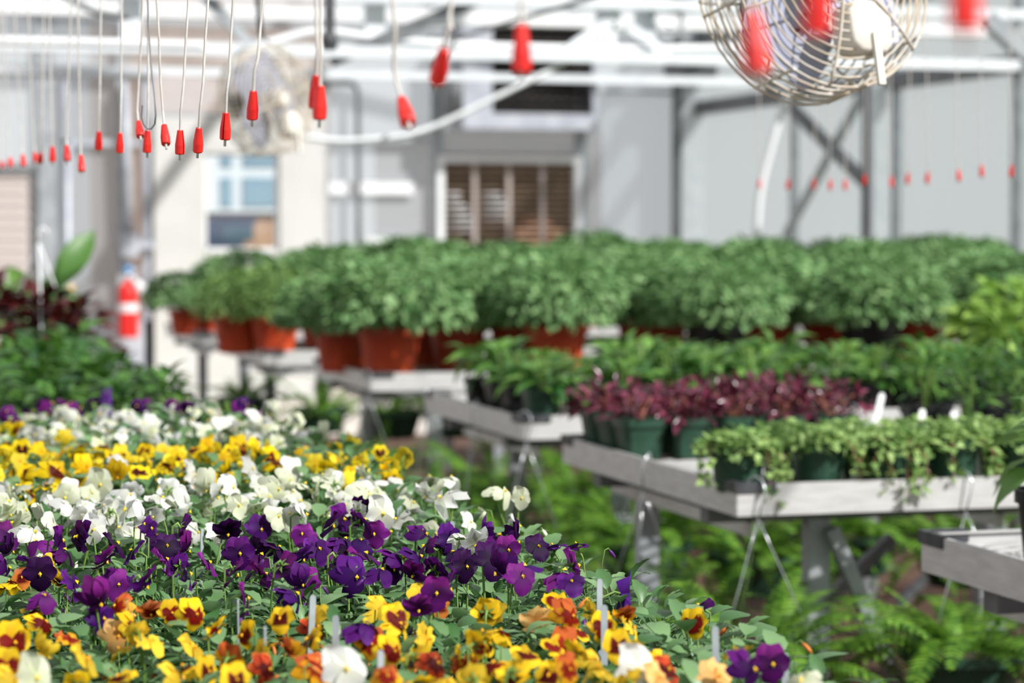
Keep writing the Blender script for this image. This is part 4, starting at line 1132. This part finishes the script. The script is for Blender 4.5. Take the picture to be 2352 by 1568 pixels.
def add_flower(plant, wpos, kind, split, yaw, p, s, pi_=None, sh=None):
    pi_ = random.choices(range(len(KIND[kind])), (3, 2, 1, .6, 3, 1.2, 2.4) if kind == 'orange' else [1] * len(KIND[kind]))[0] if pi_ is None else pi_; sh = random.randrange(3) if sh is None else sh
    ms, jm = flower_data(kind, pi_, sh, p)
    loc = Vector(wpos) - plant.location
    if not split:
        return obj('flower', jm, plant, loc, (rnd(-.1, .1), rnd(-.25, .25), yaw), s)
    fl = obj('flower', STALK[(p, random.randrange(3))], plant, loc, (rnd(-.06, .06), rnd(-.22, .22), yaw), s)
    for m in ms: obj('petal', m, fl)
    obj('eye', EYES[(kind, p)], fl)
    return fl
BUD = {}
for k, c in (('purple', (84, 28, 104)), ('orange', (196, 110, 40)), ('white', (226, 230, 196)), ('yellow', (226, 200, 70))):
    mb = MB(); mb.tube([(0, 0, -.06), (.003, 0, -.02), (.008, 0, .006), (.016, 0, .008), (.02, 0, .002)], .0013, 5)
    mb.mi = 1
    mb.tube([(.019, 0, .004), (.023, 0, -.001), (.029, 0, -.008), (.033, 0, -.013)], [.0018, .0036, .0032, .0008], 7)
    BUD[k] = mb.mesh('bud', [M['stem'], plain(k + ' bud', c, .5)], True)

# plants stand on a .12 m grid in black trays; colour bands run across the bench
SPX = .12
XS = [.925 - .06 * 1 - SPX * i + .0 for i in range(9)]
YS = [1.98 + SPX * i for i in range(28)]
def band(y):
    if y < 2.42: return 'orange'
    if y < 3.06: return 'purple'
    if y < 3.66: return 'white'
    if y < 4.38: return 'yellow'
    if y < 4.92: return 'white2'
    return 'purple2'
LABEL = {'orange': ('orange and yellow pansy plant in the nearest band', 'orange and yellow pansies in the nearest band'),
         'purple': ('purple pansy plant in the near purple band', 'purple pansies in the near band'),
         'white': ('white pansy plant in the near white band', 'white pansies in the near white band'),
         'yellow': ('yellow pansy plant in the yellow band', 'yellow pansies in the yellow band'),
         'white2': ('white pansy plant in the far white band', 'white pansies in the far white band'),
         'purple2': ('purple pansy plant in the farthest band', 'purple pansies in the farthest band')}
random.seed(99)
PLANTS = []
band_rows = {}
for y in YS:
    band_rows.setdefault(band(y), []).append(y)
for y in YS:
    for ci, x in enumerate(XS):
        k = band(y); L_, G_ = LABEL[k]
        L_ = '%s, row %s, %s from the aisle' % (L_, ('one', 'two', 'three', 'four', 'five', 'six', 'seven', 'eight')[band_rows[k].index(y)], ORD[ci])
        X, Y = x + rnd(-.008, .008), y + rnd(-.008, .008)
        o = thing('pansy_plant', L_, 'pansy', (X, Y, ZP), (0, 0, 0), G_)
        obj('pot', PPOT, o); obj('soil', PSOIL, o)
        near = y < 3.1 and x > .05
        if near:
            ls = random.choice(LEAFSETS); rz = rnd(0, 6.28); c, s_ = math.cos(rz), math.sin(rz); sc = rnd(.95, 1.2)
            for (kk, p, yaw, el, ro, s) in ls:
                obj('leaf', PLEAF_M[kk], o, (p[0] * c - p[1] * s_, p[0] * s_ + p[1] * c, p[2]), (ro, -el, yaw + rz), s * sc)
        else:
            stuff(obj('foliage', random.choice(FOL), o, rot=(0, 0, rnd(0, 6.28)), scale=rnd(.95, 1.2)))
        PLANTS.append((X, Y, k, o, near))
def nearest(x, y):
    return min(PLANTS, key=lambda q: (q[0] - x) ** 2 + (q[1] - y) ** 2)
def facing():
    """most flowers look to the light and the camera, some away"""
    t = random.random()
    if t < .55: return random.gauss(.2, .55), random.choice((-40, 8, 8, 30, 30, 58))
    if t < .78: return random.choice((-1, 1)) * rnd(1.0, 2.0), random.choice((-40, 8, 30, 58))
    return PI + random.gauss(0, .7), random.choice((8, 30, 58, 82))
PURPLE = [(29,1265),(83,1241),(143,1239),(147,1262),(80,1283),(92,1317),(173,1336),(102,1366),(245,1288),(272,1341),(303,1263),(268,1246),(347,1212),(362,1229),(423,1220),(384,1252),(434,1263),(381,1283),(435,1316),
 (524,1225),(600,1215,1.15),(551,1270),(599,1273),(544,1317),(609,1317),(656,1307),(694,1225),(733,1259),(697,1283),(568,1372),(680,1362),(231,1385),(238,1419),(337,1345),(240,1341),(790,1191,1.15),(833,1168),(836,1192),(765,1205),
 (792,1236),(860,1225),(829,1239),(795,1266),(838,1270),(819,1324,1.15),(877,1307),(904,1307),(948,1321),(979,1225),(975,1253),(965,1276),(1008,1300),(924,1280),(1037,1236),(1016,1253),(1108,1229),(1145,1229),(1190,1242),
 (1237,1253),(1135,1280,1.2),(1139,1314),(1203,1300),(1200,1323),(1326,1297),(1295,1310),(1312,1334),(1033,1351),(1003,1361),(962,1400),(836,1426),(1732,1535),(1775,1524),(1168,1262),(1072,1300),(640,1255),(480,1290),(180,1230),(20,1225)]
ORANGE = [(82,1395),(105,1426,1.1),(163,1463),(34,1474,1.25),(265,1389),(306,1412),(316,1435),(347,1409),(395,1406),(452,1409,1.15),(272,1460,1.1),(275,1489),(309,1446),(446,1484),(558,1457),(531,1508),(643,1419),(721,1416),(730,1438),
 (592,1501),(656,1467),(656,1501),(707,1467),(738,1528,1.3),(422,1528),(418,1555),(17,1528,1.2),(40,1550),(272,1552),(544,1559),(619,1535),(170,1562),(121,1300),(129,1338),(20,1334),(51,1324),(884,1385),(878,1402),(911,1413),(918,1432),
 (962,1365),(1013,1389),(1118,1402),(1139,1418),(1149,1447),(1278,1375),(853,1477,1.1),(907,1494),(986,1464,1.1),(1101,1477),(1124,1474),(1108,1450),(958,1518),(1006,1521),(1316,1413,1.1),(1367,1406),(1389,1440,1.2),(1436,1419),(1455,1440),
 (1329,1447),(1302,1481,1.15),(1271,1481),(1336,1494),(1421,1481),(1455,1504),(1367,1511),(1373,1532),(1431,1559),(1261,1549),(1309,1535),(1135,1521),(1159,1545),(1186,1555),(962,1559),(1030,1562),(1040,1511),(1515,1552),(1650,1550,1.2),
 (1690,1490),(1535,1535),(90,1500),(200,1510),(480,1540),(820,1545),(890,1550),(1080,1555),(350,1470),(500,1450),(770,1490),(1210,1500)]
WHITE = [(282,1066),(448,1090,1.2),(230,1112,1.25),(680,1072,1.2),(600,1110),(20,1150),(60,1170),(120,1130),(150,1142),(195,1160),(245,1175),(290,1170),(190,1195),(80,1220,1.1),(215,1215),(275,1210),(345,1180),(372,1142),(410,1160),(435,1172),
 (462,1165),(535,1118),(655,1100),(620,1140),(690,1150),(660,1188),(702,1180),(640,1185),(760,1112),(800,1130),(845,1108),(870,1140),(880,1178,1.3),(910,1192),(1062,1232),(1092,1250),(40,1115),(15,1130),(580,1075),(550,1160),(500,1140),
 (590,1170),(720,1125),(300,1135),(170,1170),(260,1150),(100,1180),(330,1200),(30,1200),(780,1150),(740,1090),(85,1555,1.2),(795,1535,1.3),(1469,1538,1.2),(1840,1560),(640,1122),(700,1110),(820,1110),(850,1135)]
YELLOW = [(10,1050),(65,1090),(105,1112),(135,1080,1.3),(180,1050),(215,1085),(260,1048),(95,1035),(40,1062),(270,1095),(345,1060),(365,1095),(320,1080),(155,1008,1.1),(240,1022),(470,1040),(510,1040),(555,1030,1.3),(620,1050),(608,1030),
 (485,1085),(725,1065),(745,1075),(380,1040),(420,1060),(445,1030),(555,1000),(8,985),(40,988),(200,1068),(300,1055),(400,1080),(590,1045),(640,1060),(130,1045),(50,1030),(330,1035)]
WHITE2 = [(180,960),(105,1000),(210,975),(300,960),(290,990),(330,970),(250,990),(390,950),(440,965),(480,945),(510,975),(470,990),(420,990),(650,1000),(640,1015),(370,1000),(160,988),(450,945),(500,955),(540,985),(350,960),(270,970),(140,965),(230,950)]
PURPLE2 = [(10,950),(30,948),(75,945),(100,932),(118,925),(140,955),(185,935),(320,935),(340,932),(395,930),(430,940),(25,965),(160,925)]
random.seed(123)
for lst, kind, z0 in ((PURPLE, 'purple', .985), (ORANGE, 'orange', .975), (WHITE, 'white', .992), (YELLOW, 'yellow', .988), (WHITE2, 'white', .99), (PURPLE2, 'purple', .985)):
    for t in lst:
        px, py = t[0], t[1]; s = (t[2] if len(t) > 2 else 1.0) * rnd(.84, 1.05) * (.82 if kind == 'orange' else 1.0)
        P = at_z(px, py, z0 + rnd(-.012, .012))
        pl = nearest(P.x, P.y)
        yaw, p = facing()
        if len(t) > 2: yaw, p = random.gauss(.2, .25), random.choice((8, 30))
        if kind in ('purple',) and abs(yaw) > 2: yaw *= .5
        near = P.y < 3.45
        add_flower(pl[3], P, kind, near, yaw + YAW * .5, p, s)
random.seed(124)
# flowers the photo shows too small to place one by one
DENS = {'orange': (.1, 'orange'), 'purple': (.3, 'purple'), 'white': (2.3, 'white'), 'yellow': (2.4, 'yellow'), 'white2': (3.4, 'white'), 'purple2': (2.0, 'purple')}
for (X, Y, k, o, near) in PLANTS:
    d, kind = DENS[k]; n = int(d) + (random.random() < d % 1)
    if X < .1 : n += 2
    for i in range(n):
        a, r_ = rnd(0, 6.3), .06 * math.sqrt(random.random()); yaw, p = facing()
        add_flower(o, (X + r_ * math.cos(a), Y + r_ * math.sin(a), rnd(.955, .998) if k != 'orange' else rnd(.945, .98)), kind, False, yaw, p, rnd(.75, .98))
    for i in range(random.choice((1, 1, 2))):
        a, r_ = rnd(0, 6.3), .05 * math.sqrt(random.random())
        obj('bud', BUD[kind], o, (r_ * math.cos(a), r_ * math.sin(a), rnd(.14, .185)), (rnd(-.3, .3), rnd(-.2, .2), rnd(0, 6.3)), rnd(.5, .75))
# a lone white flower standing above the edge and a folded purple one out over the aisle
P = at_z(1012, 1140, 1.005); pl = nearest(P.x, P.y); add_flower(pl[3], P, 'white', True, -1.2, 30, 1.15, 0, 2)
P = at_z(1424, 1362, .955); pl = nearest(P.x - .05, P.y)
fo = obj('flower', MB().tube([(-.075, 0, -.026), (-.04, 0, -.012), (-.006, 0, .002), (.0, 0, .0)], .0014, 6).mesh('stalk', M['stem'], True), pl[3], P - pl[3].location)
vs = [(0, 0, 0), (.010, -.006, .020), (.014, .003, .028), (.012, .002, .0), (.004, -.008, -.004), (-.006, -.003, .014), (.012, -.004, -.012), (.002, -.003, -.026), (-.004, .004, -.022), (.008, .006, .006)]
fs = [(0, 5, 1), (0, 1, 3), (1, 2, 3), (0, 3, 4), (4, 3, 6), (4, 6, 7), (4, 7, 8), (0, 4, 8), (0, 3, 9), (3, 2, 9)]
cs = [lin(c) for c in [(70, 22, 110), (110, 54, 170), (120, 64, 176), (60, 20, 100), (84, 30, 130), (96, 40, 150), (84, 34, 130), (84, 50, 150), (70, 40, 130), (56, 16, 90)]]
obj('petal', MB().add(vs, fs).mesh('petal', M['petal'], False, cs), fo)

# black growing trays under the pots
def tray_mesh():
    mb = MB(); w = .362; h = .055; t = .004
    mb.box(-w / 2, -w / 2, 0, w / 2, w / 2, .003)
    for s in (-1, 1):
        mb.box(-w / 2, s * (w / 2 - t) - (t if s < 0 else 0), 0, w / 2, s * (w / 2 - t) + (t if s > 0 else 0), h)
        mb.box(s * (w / 2 - t) - (t if s < 0 else 0), -w / 2, 0, s * (w / 2 - t) + (t if s > 0 else 0), w / 2, h)
        mb.box(-w / 2 - .006, s * w / 2 - .006, h, w / 2 + .006, s * w / 2 + .006, h + .004)
        mb.box(s * w / 2 - .006, -w / 2 - .006, h, s * w / 2 + .006, w / 2 + .006, h + .004)
    return mb.mesh('growing_tray', M['blackpot'])
TR = tray_mesh()
for j in range(9):
    for i in range(3):
        y = YS[0] + .12 + .363 * j; x = XS[1] - .363 * i
        o = obj('growing_tray', TR, None, (x, YS[0] + SPX + SPX * 3 * j, ZP + .0005)); o.scale = (.985, .985, 1)
        tag(o, 'black plastic tray under the pansies, %s tray from the front, %s column from the aisle' % (ORD[j], ORD[i]), 'tray', 'black growing trays')
# an empty tray corner shows past the flowers at the edge
# grey plant stakes among the pansies
GST = stick_mesh('plant_stake', .0065, .13, M['stick'])
STAKES = [(1377, 1328, 'grey plant stake upright at the aisle edge beside the folded purple flower', 0), (1388, 1388, 'shorter grey plant stake behind the orange flowers at the aisle edge', 0),
          (548, 1378, 'grey plant stake below the dark purple flower', .06), (609, 1437, 'grey plant stake among the nearest orange pansies, left of centre', 0), (771, 1412, 'grey plant stake in the middle of the orange band', 0),
          (705, 1366, 'grey plant stake at the edge of purple and orange bands', .05), (874, 1492, 'blurred grey plant stake at the bottom edge, below the orange pair', 0), (1032, 1196, 'grey plant stake by the bud at the aisle side of the purple band', .03),
          (917, 1143, 'grey plant stake tip beside the big white flower', 0), (376, 1136, 'grey plant stake among the white pansies', .05), (1804, 1498, 'wide blurred grey plant stake at the bottom right corner', 0),
          (1652, 1436, 'grey plant stake standing alone at the front corner of the bench', -.03), (729, 1040, 'grey plant stake behind the last yellow flower', 0), (458, 1214, 'grey plant stake beside the purple cluster at left', .05)]
for (px, py, lab, tl_) in STAKES:
    T = at_z(px, py, .998 if py > 1300 else .985)
    if px > 1700: T = at_z(px, py, .975)
    o = obj('plant_stake', GST, None, (T.x, T.y, T.z - .13), (0, tl_, rnd(-.5, .5) + 1.0 * (px < 700))); tag(o, lab, 'plant stake', 'grey plant stakes in the pansy trays')

# ------------------------------------------------------------------ beyond the pansies on the left
random.seed(61)
VAR = [whorl_foliage(M['varieg'], 400 + i, 44, .10, .07, .05, .4, .07, droop=.3) for i in range(2)]
for i in range(8):
    x = .90 - i * .125
    seedling('pale striped leafy plant, %s from the aisle in the row behind the pansies' % ORD[i], x, 5.5 + rnd(-.04, .04), SQ_K, VAR[i % 2], rnd(.8, 1.0), 'potted_striped_plant', 'pale striped plants behind the pansies', LDECK)
# one violet flower spike
P = at_z(253, 925, .985)
sp = thing('flower_spike', 'violet flower spike standing above the striped plants', 'flower', (P.x, 5.38, LDECK))
mb = MB(); mb.tube([(0, 0, .02), (.003, 0, .12), (0, 0, .215)], .0016, 5); obj('stem', mb.mesh('stem', M['stem']), sp)
fl = MB().lathe([(.002, -.003), (.007, 0), (.006, .006), (.002, .01)], 6).mesh('floret', M['salvia'])
for i in range(22):
    a = i * 2.4; obj('floret', fl, sp, (.008 * math.cos(a), .008 * math.sin(a), .15 + .0032 * i), (0, 0, a), 1.1 - i * .02)
LG = [whorl_foliage(M['broadleaf'], 410 + i, 46, .12, .15, .085, .62, .09, droop=.6) for i in range(3)]
n_ = 0
for r_ in range(7):
    for i in range(7):
        x = .90 - i * .17; y = 6.22 + r_ * .24
        sc = rnd(.62, .78) * (1.0 + .03 * r_ * (i > 0)) * (.85 if i == 0 else 1.0)
        seedling('broad-leaved dark green plant, %s from the aisle in row %s beyond the pansies' % (ORD[i], ('one', 'two', 'three', 'four', 'five', 'six', 'seven')[r_]), x + rnd(-.02, .02), y + rnd(-.02, .02), SQ_K, random.choice(LG), sc, 'potted_broadleaf', 'broad-leaved plants beyond the pansies', LDECK)
# dark red coleus in a hanging basket with white hanger, canna leaf, far mums
CO = [whorl_foliage(M['coleus'], 430 + i, 90, .2, .16, .075, .6, .11, droop=.5) for i in range(2)]
def coleus(label, x, y, s=1.0, hanger=True, k=0):
    o = thing('hanging_basket', label, 'hanging basket', (x, y, LDECK), (0, 0, 0), 'dark red coleus baskets', s)
    obj('basket', BASKET, o); obj('soil', BSOIL, o); stuff(obj('foliage', CO[k], o, rot=(0, 0, rnd(0, 6))))
    if hanger:
        hg = obj('hanger', MB().tube([(0, 0, .44), (.0, 0, .47), (.012, 0, .485), (.024, 0, .475), (.024, 0, .46)], .004, 6).mesh('hanger', M['white'], True), o)
        for j in range(3):
            a = 2 * PI * j / 3 + .5
            obj('strap', MB().tube([(0, 0, .44), (.06 * math.cos(a), .06 * math.sin(a), .30), (.132 * math.cos(a), .132 * math.sin(a), .11)], .0035, 5).mesh('strap', M['white'], True), hg)
y = 8.45
coleus('dark red coleus basket with a white hanger standing up', px_x(88, y), y, 1.2)
coleus('dark red coleus basket left of the white hanger', px_x(-20, 8.6), 8.6, 1.25, False, 1)
coleus('dark red coleus basket behind the broad-leaved plants, toward the aisle', px_x(165, 8.35), 8.35, 1.05, False, 1)
y = 8.9
cn = thing('canna_plant', 'tall green plant with one big upright leaf behind the coleus', 'potted plant', (px_x(108, y), y, LDECK))
obj('pot', BASKET, cn); obj('soil', BSOIL, cn)
obj('stem', MB().tube([(0, 0, .1), (0, 0, .3), (.01, 0, .42)], .008, 6).mesh('stem', M['stem']), cn)
CLF = mesh_np('leaf', *leaf_tmpl(.28, .38, droop=.25, fold=.2, petiole=.03, prof=[.1, .6, .95, 1.0, .7, .0]), M['leafgreen'])
for (rx_, el, a, s, z) in ((1.35, 1.0, 0, 1.0, .32), (1.5, 2.3, 0, .7, .28), (.4, .9, 4.4, .75, .24), (.3, .8, 1.9, .6, .22)):
    obj('leaf', CLF, cn, (0, 0, z), (rx_, -el, a), s)
y = 9.8
for i, (px, yy_) in enumerate(((10, 9.9), (-90, 9.7), (60, 10.5), (-190, 10.1))):
    mum('green mounded bush at the left edge behind the coleus, %s one' % ('foreground', 'farther left', 'rear right', 'rear left')[i], px_x(px, yy_), yy_, K_, .85, i % 2 == 1, 'mounded bushes at the left edge', LDECK)
print('OBJECTS BUILT', len(bpy.data.objects))
